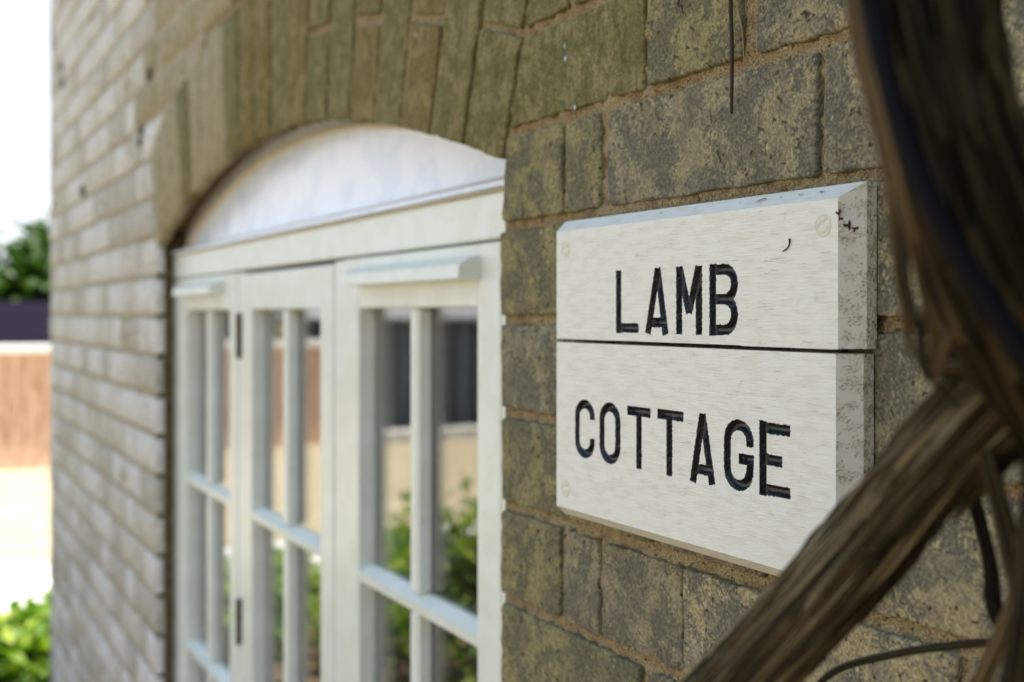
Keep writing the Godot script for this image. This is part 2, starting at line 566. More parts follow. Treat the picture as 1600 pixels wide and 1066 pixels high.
func build_wall(cottage: Node3D) -> void:
	var bricks := lay_bricks()
	for b in bricks:
		# how large it shows: bricks past the 280 largest are joined
		var m: Vector2 = b.at
		var lo := Vector2(1e9, 1e9)
		var hi := Vector2(-1e9, -1e9)
		for p in b.c:
			var s := to_px(Vector3(m.x + p.x, EYE + m.y + p.y, 0))
			lo = lo.min(s)
			hi = hi.max(s)
		var ok := lo.x < 1640 and hi.x > 60 and lo.y < 1090 and hi.y > -20 and m.x < -0.2
		lo = lo.max(Vector2(0, 0))
		hi = hi.min(Vector2(1600, 1066))
		b.area = maxf(0.0, hi.x - lo.x) * maxf(0.0, hi.y - lo.y) if ok else 0.0
		b.near = m.x > -0.9
	bricks.sort_custom(func(p, q): return p.area > q.area)
	var cache := {}
	var rest := {}
	var r := RandomNumberGenerator.new()
	r.seed = 77
	for i in bricks.size():
		var b: Dictionary = bricks[i]
		var m: Vector2 = b.at
		var proud := r.randf_range(-0.0015, 0.0022)
		var pick := r.randf()
		var mat: StandardMaterial3D
		var key := ""
		if b.near:
			mat = M.brick_tan if pick < 0.5 else M.brick_grey
			if m.y > 0.15 and m.x < -0.64:
				mat = M.brick_moss
			elif m.y > 0.15 and m.x < -0.5:
				mat = M.brick_olive
			elif m.y > 0.0 and m.x < -0.69:
				mat = M.brick_olive
			elif m.x < -0.7:
				mat = M.brick_grey if pick < 0.5 else M.brick_olive
		else:
			mat = M.brick_pale if pick < 0.45 else (M.brick_pale2 if pick < 0.8 else M.brick_pale3)
			if m.y > 0.42 and m.x > -2.25:
				mat = M.brick_olive_pale if pick < 0.6 else M.brick_moss2
			elif m.y > 0.42 and m.x > -2.5:
				mat = M.brick_olive_pale if pick < 0.5 else M.brick_pale3
		if b.near:
			for k in 4:
				b.c[k] += Vector2(signf(b.c[k].x), signf(b.c[k].y)) * 0.0009
		if i < 270 and b.area > 40.0:
			var mesh: ArrayMesh
			if b.near or not b.plain:
				mesh = brick_mesh(b.c, 0.06 if b.near else 0.014, 900 + i, b.near)
			else:
				key = "%d_%d" % [int(round(b.w * 250.0)), i % 5]
				if not cache.has(key):
					cache[key] = brick_mesh(rect(round(b.w * 250.0) / 250.0, COURSE - 0.0105), 0.014, 500 + cache.size(), false)
				mesh = cache[key]
			part("brick", mesh, mat, cottage, Vector3(m.x, m.y, proud))
		else:
			key = mat.resource_name
			if not rest.has(key):
				rest[key] = [new_st(), mat]
			rest[key][0].append_from(brick_mesh(b.c, 0.03, 2000 + i, false), 0, Transform3D(Basis(), Vector3(m.x, m.y, proud)))
	for key in rest:
		var o := part("brickwork", rest[key][0].commit(), rest[key][1], cottage)
		o.set_meta("kind", "stuff")
	# the segmental arch: whole bricks on end, every second one of two half bricks
	var count := 19
	var half_angle := asin(HALF / ARCH_R)
	for k in count:
		var ang := -half_angle + 2.0 * half_angle * (k + 0.5) / count + r.randf_range(-0.0008, 0.0008)
		var wd := 2.0 * half_angle * ARCH_R / count - 0.006 + r.randf_range(-0.0015, 0.0008)
		var pieces := [[0.0, 0.215]] if k % 2 == 1 or k < 11 else [[0.0, 0.103], [0.113, 0.215]]
		for pc in pieces:
			var tall: float = pc[1] - pc[0]
			var c := PackedVector2Array([Vector2(-wd / 2, -tall / 2), Vector2(wd / 2, -tall / 2), Vector2(wd / 2 + tall * 0.014, tall / 2), Vector2(-wd / 2 - tall * 0.014, tall / 2)])
			var rad: float = ARCH_R + (pc[0] + pc[1]) / 2.0 + r.randf_range(-0.002, 0.002)
			var mat: StandardMaterial3D = M.brick_moss if r.randf() < 0.6 else M.brick_moss2
			if k < 3:
				mat = M.brick_olive_pale
			elif k < 10:
				mat = [M.brick_moss2, M.brick_olive_pale, M.brick_moss][r.randi() % 3]
			var o := part("arch_brick", brick_mesh(c, 0.016, 3000 + k * 3 + int(pc[0] * 10), k > 9), mat, cottage, Vector3(MIDX + rad * sin(ang), ARCH_C + rad * cos(ang), r.randf_range(-0.001, 0.002)))
			o.rotation.z = -ang
	# mortar: an uneven sheet behind the brick faces
	var st := new_st()
	st.set_smooth_group(0)
	var nz := FastNoiseLite.new()
	nz.seed = 8
	nz.frequency = 60.0
	nz.fractal_octaves = 3
	var holder := {"st": st, "lift": 0.0}
	var zone := func(x0: float, x1: float, y0: float, y1: float, step: float, amp: float) -> void:
		var nx := int(ceil((x1 - x0) / step))
		var ny := int(ceil((y1 - y0) / step))
		var pt := func(i: int, j: int) -> Vector3:
			var x := x0 + (x1 - x0) * i / nx
			var y := y0 + (y1 - y0) * j / ny
			var e := 0.0 if i == 0 or j == 0 or i == nx or j == ny else 1.0
			return Vector3(x, y, holder.lift - 0.0036 + e * amp * (nz.get_noise_2d(x, y) + 0.6 * nz.get_noise_2d(x * 0.15 + 9.0, y * 0.15)))
		for j in ny:
			for i in nx:
				var cx := x0 + (x1 - x0) * (i + 0.5) / nx
				var cy := y0 + (y1 - y0) * (j + 0.5) / ny
				var bl := 0.0
				if cy > SILL and cy < SPRING:
					bl = HALF + 0.004 if cx < MIDX else HALF - 0.002
				elif cy >= SPRING:
					var q := pow(ARCH_R + 0.012, 2) - pow(cy - ARCH_C, 2)
					bl = sqrt(q) if q > 0 else 0.0
				if absf(cx - MIDX) < bl:
					continue
				quad(holder.st, pt.call(i, j), pt.call(i, j + 1), pt.call(i + 1, j + 1), pt.call(i + 1, j))
	zone.call(-0.8515, -0.10, -0.36, 0.33, 0.0032, 0.0040)
	zone.call(-0.10, 0.62, -0.36, 0.33, 0.03, 0.0)
	zone.call(-0.8515, 0.62, -1.55, -0.36, 0.03, 0.0)
	zone.call(-0.8515, 0.62, 0.33, 1.55, 0.012, 0.002)
	zone.call(-1.9, -0.8515, -1.55, 1.55, 0.011, 0.002)
	part("mortar", done(st), M.mortar, cottage)
	st = new_st()
	st.set_smooth_group(0)
	holder.st = st
	holder.lift = 0.0018
	zone.call(-2.276, -1.9, -1.55, 1.55, 0.011, 0.002)
	zone.call(END_X + 0.006, -2.276, -1.55, 1.55, 0.014, 0.002)
	part("mortar", done(st), M.mortar_pale, cottage)
	# pale lime flecks, and dark lumps painted for the shade inside mortar holes, where the wall shows them
	var hole_dark := flat_mat("painted hole shade", Color8(46, 44, 34), 0.95)
	var fleck := flat_mat("lime fleck", Color8(212, 216, 218), 0.9)
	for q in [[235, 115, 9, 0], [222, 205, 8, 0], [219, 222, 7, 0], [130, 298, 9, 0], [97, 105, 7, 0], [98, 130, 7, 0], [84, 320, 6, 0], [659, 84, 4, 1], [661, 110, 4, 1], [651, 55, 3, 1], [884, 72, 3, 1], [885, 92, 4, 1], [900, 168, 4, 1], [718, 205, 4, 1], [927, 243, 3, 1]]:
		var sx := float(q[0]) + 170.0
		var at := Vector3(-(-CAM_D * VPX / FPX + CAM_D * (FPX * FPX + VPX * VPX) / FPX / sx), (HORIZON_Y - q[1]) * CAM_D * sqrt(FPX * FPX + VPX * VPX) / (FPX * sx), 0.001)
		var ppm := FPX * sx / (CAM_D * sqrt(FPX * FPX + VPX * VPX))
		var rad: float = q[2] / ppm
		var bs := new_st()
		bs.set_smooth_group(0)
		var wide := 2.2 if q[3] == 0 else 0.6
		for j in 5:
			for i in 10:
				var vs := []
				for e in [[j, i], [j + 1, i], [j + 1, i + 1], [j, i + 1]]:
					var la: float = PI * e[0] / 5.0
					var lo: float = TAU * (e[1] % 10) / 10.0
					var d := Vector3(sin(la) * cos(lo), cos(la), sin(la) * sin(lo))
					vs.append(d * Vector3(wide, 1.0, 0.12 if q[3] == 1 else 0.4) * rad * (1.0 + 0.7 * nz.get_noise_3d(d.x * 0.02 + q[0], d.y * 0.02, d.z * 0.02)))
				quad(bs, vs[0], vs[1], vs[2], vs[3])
		part("painted_hole" if q[3] == 0 else "lime_fleck", done(bs), hole_dark if q[3] == 0 else fleck, cottage, at)
	# the body of the walls, the rooms behind and the roof
	box_part("pier", Vector3(-0.8495, -1.55, -0.30), Vector3(0.62, 1.55, -0.012), M.mortar, cottage)
	box_part("pier", Vector3(END_X + 0.012, -1.55, -0.30), Vector3(-2.312, 1.55, -0.012), M.mortar, cottage)
	box_part("wall_below_window", Vector3(-2.285, -1.55, -0.30), Vector3(-0.845, SILL - 0.03, -0.012), M.mortar, cottage)
	var so := new_st()
	so.set_smooth_group(-1)
	var steps := 24
	for k in steps:
		var xa := MIDX - 0.72 + 1.44 * k / steps
		var xb := MIDX - 0.72 + 1.44 * (k + 1) / steps
		var ya := ARCH_C + sqrt(pow(ARCH_R + 0.036, 2) - pow(xa - MIDX, 2))
		var yb := ARCH_C + sqrt(pow(ARCH_R + 0.036, 2) - pow(xb - MIDX, 2))
		quad(so, Vector3(xa, ya, -0.012), Vector3(xa, 1.55, -0.012), Vector3(xb, 1.55, -0.012), Vector3(xb, yb, -0.012))
		quad(so, Vector3(xb, yb, -0.30), Vector3(xb, 1.55, -0.30), Vector3(xa, 1.55, -0.30), Vector3(xa, ya, -0.30))
		quad(so, Vector3(xb, yb, -0.012), Vector3(xb, yb, -0.30), Vector3(xa, ya, -0.30), Vector3(xa, ya, -0.012))
	part("arch_core", done(so), M.mortar, cottage)
	box_part("upper_wall", Vector3(END_X, 1.553, -0.30), Vector3(0.62, 2.75, 0.0), M.brick_pale, cottage)
	box_part("end_wall", Vector3(END_X, -1.55, -4.6), Vector3(END_X + 0.3, 2.75, -0.303), M.brick_pale, cottage)
	box_part("corner", Vector3(END_X, -1.55, -0.302), Vector3(END_X + 0.011, 1.552, -0.061), M.brick_pale, cottage)
	box_part("party_wall", Vector3(0.32, -1.55, -4.6), Vector3(0.62, 2.75, -0.303), M.brick_pale, cottage)
	box_part("back_wall", Vector3(END_X + 0.303, -1.55, -4.6), Vector3(0.317, 2.75, -4.3), M.dark_room, cottage)
	box_part("ceiling", Vector3(END_X + 0.303, 0.95, -4.297), Vector3(0.317, 1.0, -0.303), M.dark_room, cottage)
	box_part("room_floor", Vector3(END_X + 0.303, -1.5, -4.297), Vector3(0.317, -1.45, -0.303), M.dark_room, cottage)
	var rf := new_st()
	rf.set_smooth_group(-1)
	var e0 := Vector3(END_X - 0.1, 2.72, 0.18)
	var e1 := Vector3(0.7, 2.72, 0.18)
	var g0 := Vector3(END_X - 0.1, 4.4, -2.3)
	var g1 := Vector3(0.7, 4.4, -2.3)
	var k0 := Vector3(END_X - 0.1, 2.72, -4.78)
	var k1 := Vector3(0.7, 2.72, -4.78)
	face(rf, [e0, e1, g1, g0], Vector3(0, 1, 1))
	face(rf, [k0, k1, g1, g0], Vector3(0, 1, -1))
	face(rf, [e0, g0, k0], Vector3.LEFT)
	face(rf, [e1, g1, k1], Vector3.RIGHT)
	face(rf, [e0, e1, k1, k0], Vector3.DOWN)
	part("roof", done(rf), M.slate, cottage)

# ---------------------------------------------------------------- window
func build_window(cottage: Node3D) -> void:
	var F := -0.038      # face of frame and casements
	var frame := Node3D.new()
	frame.name = "window_frame"
	cottage.add_child(frame, true)
	frame.position = Vector3(0, 0, 0)
	box_part("jamb", Vector3(-2.316, SILL, -0.11), Vector3(-2.249, 0.0665, F), M.paint, frame, 0.003)
	box_part("jamb", Vector3(-0.923, SILL, -0.11), Vector3(-0.848, 0.0665, F), M.paint, frame, 0.003)
	box_part("mullion", Vector3(-1.833, -1.02, -0.11), Vector3(-1.801, 0.0665, F - 0.002), M.paint, frame, 0.002)
	box_part("mullion", Vector3(-1.377, -1.02, -0.11), Vector3(-1.339, 0.0665, F - 0.002), M.paint, frame, 0.002)
	box_part("head", Vector3(-2.316, 0.0695, -0.11), Vector3(-0.848, 0.113, F + 0.001), M.paint, frame, 0.002)
	box_part("bottom_rail", Vector3(-2.249, SILL, -0.11), Vector3(-0.923, -1.023, F), M.paint, frame, 0.003)
	var st := new_st()
	st.set_smooth_group(-1)
	# sloping drip ledge over the head
	var pr := [Vector2(-0.0575, 0.1155), Vector2(-0.0575, 0.1285), Vector2(-0.031, 0.1215), Vector2(-0.0295, 0.1165)]
	for k in 4:
		var p: Vector2 = pr[k]
		var q: Vector2 = pr[(k + 1) % 4]
		var nn := Vector3(0, (p.y + q.y) * 0.5 - 0.1205, (p.x + q.x) * 0.5 + 0.044)
		face(st, [Vector3(-2.29, p.y, p.x), Vector3(-0.85, p.y, p.x), Vector3(-0.85, q.y, q.x), Vector3(-2.29, q.y, q.x)], nn)
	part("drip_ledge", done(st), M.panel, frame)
	box_part("sill", Vector3(-2.279, SILL - 0.06, -0.25), Vector3(-0.851, SILL - 0.003, 0.035), M.paint, frame, 0.006)
	# white arched panel under the arch
	st = new_st()
	st.set_smooth_group(-1)
	var rr := ARCH_R + 0.034
	var n := 40
	for k in n:
		var xa := MIDX - 0.72 + 1.44 * k / n
		var xb := MIDX - 0.72 + 1.44 * (k + 1) / n
		var ya := ARCH_C + sqrt(rr * rr - pow(xa - MIDX, 2))
		var yb := ARCH_C + sqrt(rr * rr - pow(xb - MIDX, 2))
		quad(st, Vector3(xa, 0.110, -0.058), Vector3(xa, ya, -0.058), Vector3(xb, yb, -0.058), Vector3(xb, 0.110, -0.058))
		quad(st, Vector3(xb, 0.110, -0.084), Vector3(xb, yb, -0.084), Vector3(xa, ya, -0.084), Vector3(xa, 0.110, -0.084))
		quad(st, Vector3(xa, ya, -0.058), Vector3(xa, ya, -0.084), Vector3(xb, yb, -0.084), Vector3(xb, yb, -0.058))
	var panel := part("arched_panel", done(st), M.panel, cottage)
	# sealant along the soffit and beside the ledge
	var path := PackedVector3Array()
	var rad := PackedFloat32Array()
	for k in 61:
		var ang := -asin(HALF / ARCH_R) + 2.0 * asin(HALF / ARCH_R) * k / 60.0
		var R := ARCH_R - 0.002
		path.append(Vector3(MIDX + R * sin(ang), ARCH_C + R * cos(ang), -0.0555))
		rad.append(0.0045)
	st = new_st()
	tube(path, rad, 8, 0.5, 61, st)
	part("sealant", done(st), M.sealant, panel)
	for y in [0.1147, 0.1290]:
		var p2 := PackedVector3Array()
		var r2 := PackedFloat32Array()
		for k in 41:
			p2.append(Vector3(-2.28 + 1.43 * k / 40.0, y, -0.0565 if y > 0.12 else -0.0385))
			r2.append(0.0016)
		st = new_st()
		tube(p2, r2, 6, 0.4, 62, st)
		part("sealant", done(st), M.sealant, panel)
	# three casements of two by three panes
	var spans := [[-1.337, -0.925, 0.0], [-1.799, -1.379, 0.004], [-2.247, -1.835, 0.0]]
	for s in spans:
		var x0: float = s[0]
		var x1: float = s[1]
		var drop: float = s[2]
		var cs := Node3D.new()
		cs.name = "casement"
		cottage.add_child(cs, true)
		var top := 0.0672 - drop
		var bot := -1.018
		box_part("stile", Vector3(x0, bot, -0.062), Vector3(x0 + 0.048, top, F), M.paint, cs, 0.002)
		box_part("stile", Vector3(x1 - 0.048, bot, -0.062), Vector3(x1, top, F), M.paint, cs, 0.002)
		var ia := x0 + 0.048
		var ib := x1 - 0.048
		box_part("rail", Vector3(ia, 0.006, -0.062), Vector3(ib, top, F - 0.0004), M.paint, cs, 0.002)
		box_part("rail", Vector3(ia, bot, -0.062), Vector3(ib, -0.955, F - 0.0004), M.paint, cs, 0.002)
		var cx := (ia + ib) / 2.0
		var ys := [0.006, -0.3135, -0.633, -0.955]
		for k in 3:
			var yt: float = ys[k] - (0.010 if k > 0 else 0.0)
			var yb: float = ys[k + 1] + (0.010 if k < 2 else 0.0)
			box_part("glazing_bar", Vector3(cx - 0.0105, yb, -0.0605), Vector3(cx + 0.0105, yt, F - 0.003), M.paint, cs, 0.0035)
			for e in [[ia, cx - 0.0105], [cx + 0.0105, ib]]:
				for gz in [-0.0545, -0.0585]:
					var g := new_st()
					g.set_smooth_group(-1)
					quad(g, Vector3(e[0] + 0.0002, yb, gz), Vector3(e[0] + 0.0002, yt, gz), Vector3(e[1] - 0.0002, yt, gz), Vector3(e[1] - 0.0002, yb, gz))
					quad(g, Vector3(e[1] - 0.0002, yb, gz - 0.003), Vector3(e[1] - 0.0002, yt, gz - 0.003), Vector3(e[0] + 0.0002, yt, gz - 0.003), Vector3(e[0] + 0.0002, yb, gz - 0.003))
					part("pane", done(g), M.glass, cs)
		for k in [1, 2]:
			# bars across, with a weathered slope on top
			var y: float = ys[k]
			var g := new_st()
			g.set_smooth_group(-1)
			var prof := [Vector2(F - 0.002, y - 0.0085), Vector2(F - 0.001, y + 0.002), Vector2(-0.0535, y + 0.010), Vector2(-0.0605, y + 0.010), Vector2(-0.0605, y - 0.010), Vector2(F - 0.005, y - 0.010)]
			for q in prof.size():
				var p: Vector2 = prof[q]
				var o: Vector2 = prof[(q + 1) % prof.size()]
				face(g, [Vector3(ia, p.y, p.x), Vector3(ib, p.y, p.x), Vector3(ib, o.y, o.x), Vector3(ia, o.y, o.x)], Vector3(0, (p.y + o.y) * 0.5 - y, (p.x + o.x) * 0.5 + 0.05))
			part("glazing_bar", done(g), M.paint, cs)
		if drop == 0.0:
			# ventilator hood on the top rail
			var va := ia + 0.008 if x0 > -1.5 else x0 + 0.045
			var vb := ib + 0.010 if x0 > -1.5 else x1 - 0.085
			var hood := new_st()
			hood.set_smooth_group(-1)
			var pf := [Vector2(F, 0.0545), Vector2(F + 0.012, 0.0535), Vector2(F + 0.024, 0.046), Vector2(F + 0.025, 0.0335), Vector2(F, 0.0325)]
			var mid := Vector2(F + 0.012, 0.043)
			for q in pf.size():
				var p: Vector2 = pf[q]
				var o: Vector2 = pf[(q + 1) % pf.size()]
				face(hood, [Vector3(va, p.y, p.x), Vector3(vb, p.y, p.x), Vector3(vb, o.y, o.x), Vector3(va, o.y, o.x)], Vector3(0, (p.y + o.y) * 0.5 - mid.y, (p.x + o.x) * 0.5 - mid.x))
			for q in [[va, -1.0], [vb, 1.0]]:
				face(hood, pf.map(func(p): return Vector3(q[0], p.y, p.x)), Vector3(q[1], 0, 0))
			part("ventilator_hood", done(hood), M.paint, cs)
		if x0 < -1.3:
			for y in [-0.0725, -0.534]:
				if x0 < -1.83 or x0 > -1.3:
					var kn := stem("hinge", [Vector3(x1 + 0.016, y, F + 0.001), Vector3(x1 + 0.016, y + 0.073, F + 0.001)], [0.0055, 0.0055], cs, M.brass, 10, 0.0, 3, 2)
					kn.position = Vector3.ZERO

# ---------------------------------------------------------------- the sign
func stroke_depth(p: Vector2, strokes: Array) -> float:
	# cut of a round-nosed tool along straight strokes with square ends, and along arcs
	var best := 1.0
	for s in strokes:
		var a: Vector2 = s[0]
		var b: Vector2 = s[1]
		var ab := b - a
		var L := ab.length()
		var d := ab / L
		var t := (p - a).dot(d)
		var over := maxf(maxf(-t, t - L), 0.0)
		if over > (0.9 if s.size() > 2 else 0.0):
			continue
		best = minf(best, absf((p - a).dot(Vector2(-d.y, d.x))) / 2.95)
	return best

func arc_pts(c: Vector2, rx: float, ry: float, a0: float, a1: float, n: int) -> Array:
	var o := []
	for k in n + 1:
		var a := deg_to_rad(lerpf(a0, a1, float(k) / n))
		o.append(c + Vector2(cos(a) * rx, sin(a) * ry))
	return o

func chain(pts: Array) -> Array:
	var o := []
	for k in pts.size() - 1:
		o.append([pts[k], pts[k + 1], true])
	return o

func letters() -> Array:
	# [strokes in millimetres (x, height over the eye)], top line then bottom line
	var v := func(a: float, b: float, c: float, d: float) -> Array: return [Vector2(a, b), Vector2(c, d)]
	var L := [v.call(-641.7, 29, -641.7, -13.2), v.call(-641.7, -9.6, -618.3, -9.8)]
	var A := [v.call(-597.0, 29, -607.6, -13), v.call(-597.0, 29, -588.4, -13.4), v.call(-603, -5.8, -591, -5.8)]
	var Mm := [v.call(-574.2, 29.2, -574.2, -13), v.call(-573.6, 28.5, -564.1, 0.5), v.call(-564.1, 0.5, -554.7, 28.5), v.call(-554.3, 29, -554.3, -13)]
	var B := [v.call(-541, 29.6, -541, -13.2), v.call(-541, 26.2, -529.5, 26.2), v.call(-541, 8.6, -529.5, 8.6), v.call(-541, -9.8, -529.5, -9.8)]
	B += chain(arc_pts(Vector2(-529.8, 17.4), 8.9, 8.8, 90, -90, 10)) + chain(arc_pts(Vector2(-529.8, -0.6), 8.9, 9.2, 90, -90, 10))
	var C := chain([Vector2(-674.7, -74), ] + arc_pts(Vector2(-684.6, -73.6), 9.9, 9.0, 0, 180, 12) + arc_pts(Vector2(-684.6, -91.0), 9.9, 9.0, 180, 360, 12) + [Vector2(-674.7, -89.6)])
	var O := chain(arc_pts(Vector2(-652.5, -73.6), 9.8, 9.2, 0, 180, 12) + arc_pts(Vector2(-652.5, -91.2), 9.8, 9.2, 180, 360, 12) + [Vector2(-642.7, -73.6)])
	var T := [v.call(-631.2, -65, -605.0, -65), v.call(-617.8, -65, -617.8, -102.6)]
	var T2 := [v.call(-597.0, -64.6, -570.0, -64.6), v.call(-584.4, -64.6, -584.4, -103)]
	var A2 := [v.call(-550.8, -61.5, -560.2, -103.6), v.call(-550.8, -61.5, -541.6, -103), v.call(-556.5, -95.2, -545, -95.2)]
	var G := chain(arc_pts(Vector2(-517.3, -74.6), 10.1, 9.6, -8, 180, 12) + arc_pts(Vector2(-517.3, -90.6), 10.1, 9.8, 180, 360, 12) + [Vector2(-507.2, -85.0)]) + [v.call(-516.8, -84.6, -504, -84.6)]
	var E := [v.call(-496.1, -61, -496.1, -103), v.call(-496.1, -64.6, -474, -64.8), v.call(-496.1, -82.4, -480.6, -82.5), v.call(-496.1, -99.4, -474, -99.2)]
	return [[L, A, Mm, B], [C, O, T, T2, A2, G, E]]

func sign_textures() -> Array:
	# weathered white paint over raised grain: fine cracks along the grain, grime, chips
	var w := 1280
	var h := 960
	var g1 := noise_bytes(w, h, 0.10, 3, 201, FastNoiseLite.TYPE_SIMPLEX_SMOOTH, 16, 1)
	var g2 := noise_bytes(w, h, 0.42, 2, 202, FastNoiseLite.TYPE_SIMPLEX_SMOOTH, 20, 1)
	var bl := noise_bytes(w, h, 0.03, 4, 203, FastNoiseLite.TYPE_SIMPLEX_SMOOTH, 3, 1)
	var lump := noise_bytes(w, h, 0.07, 4, 204)
	var sp := noise_bytes(w, h, 0.12, 2, 205)
	var col := PackedByteArray()
	col.resize(w * h * 3)
	var hg := PackedByteArray()
	hg.resize(w * h)
	for y in h:
		for x in w:
			var i := y * w + x
			var a := g1[i] / 255.0
			var b := g2[i] / 255.0
			var m := bl[i] / 255.0
			var l := lump[i] / 255.0
			var crack := ss(0.66, 0.80, b * 0.72 + a * 0.28) * ss(0.3, 0.6, m + l * 0.3 - 0.1)
			var c := Color8(220, 222, 213).lerp(Color8(215, 215, 204), ss(0.4, 0.75, m)).lerp(Color8(180, 176, 162), crack * 0.2)
			var s := sp[i] / 255.0
			c = c.lerp(Color8(70, 56, 42), ss(0.93, 0.97, s) * 0.7)
			col[i * 3] = int(c.r * 255)
			col[i * 3 + 1] = int(c.g * 255)
			col[i * 3 + 2] = int(c.b * 255)
			hg[i] = int(clampf(0.45 + 0.22 * (a - 0.5) + 0.26 * (b - 0.5) + 0.1 * (l - 0.5) - 0.45 * crack, 0, 1) * 255)
	# end grain: rows of pores and black mould
	var n := 384
	var e1 := noise_bytes(n, n, 0.16, 2, 211)
	var e2 := noise_bytes(n, n, 0.03, 4, 212)
	var e3 := noise_bytes(n, n, 0.2, 2, 213, FastNoiseLite.TYPE_SIMPLEX_SMOOTH, 1, 4)
	var ec := PackedByteArray()
	ec.resize(n * n * 3)
	var eh := PackedByteArray()
	eh.resize(n * n)
	for i in n * n:
		var a := e1[i] / 255.0
		var m := e2[i] / 255.0
		var q := e3[i] / 255.0
		var mould := ss(0.56, 0.72, m + (a - 0.5) * 0.5)
		var c := Color8(206, 200, 182).lerp(Color8(164, 152, 124), ss(0.6, 0.8, a)).lerp(Color8(110, 100, 84), mould * 0.4).lerp(Color8(130, 116, 92), ss(0.66, 0.8, q) * 0.5)
		ec[i * 3] = int(c.r * 255)
		ec[i * 3 + 1] = int(c.g * 255)
		ec[i * 3 + 2] = int(c.b * 255)
		eh[i] = int(clampf(0.6 - 0.4 * a - 0.2 * mould + 0.2 * q, 0, 1) * 255)
	# the cut end: cream paint sunk into rows of open pores
	var p1 := noise_bytes(n, n, 0.30, 2, 221, FastNoiseLite.TYPE_SIMPLEX_SMOOTH, 2, 1)
	var pc := PackedByteArray()
	pc.resize(n * n * 3)
	for i in n * n:
		var a := p1[i] / 255.0
		var m := e2[i] / 255.0
		var hole := ss(0.62, 0.78, a) * ss(0.3, 0.55, m)
		var c := Color8(208, 205, 192).lerp(Color8(198, 193, 176), ss(0.4, 0.7, m)).lerp(Color8(132, 121, 98), hole * 0.3).lerp(Color8(62, 52, 40), ss(0.82, 0.92, m + (e1[i] / 255.0 - 0.5) * 0.4) * 0.25)
		pc[i * 3] = int(c.r * 255)
		pc[i * 3 + 1] = int(c.g * 255)
		pc[i * 3 + 2] = int(c.b * 255)
		p1[i] = int(clampf(0.8 - hole * 0.7, 0, 1) * 255)
	return [tex_rgb(w, h, col), tex_l(w, h, hg), tex_rgb(n, n, ec), tex_l(n, n, eh), tex_rgb(n, n, pc), tex_l(n, n, p1)]

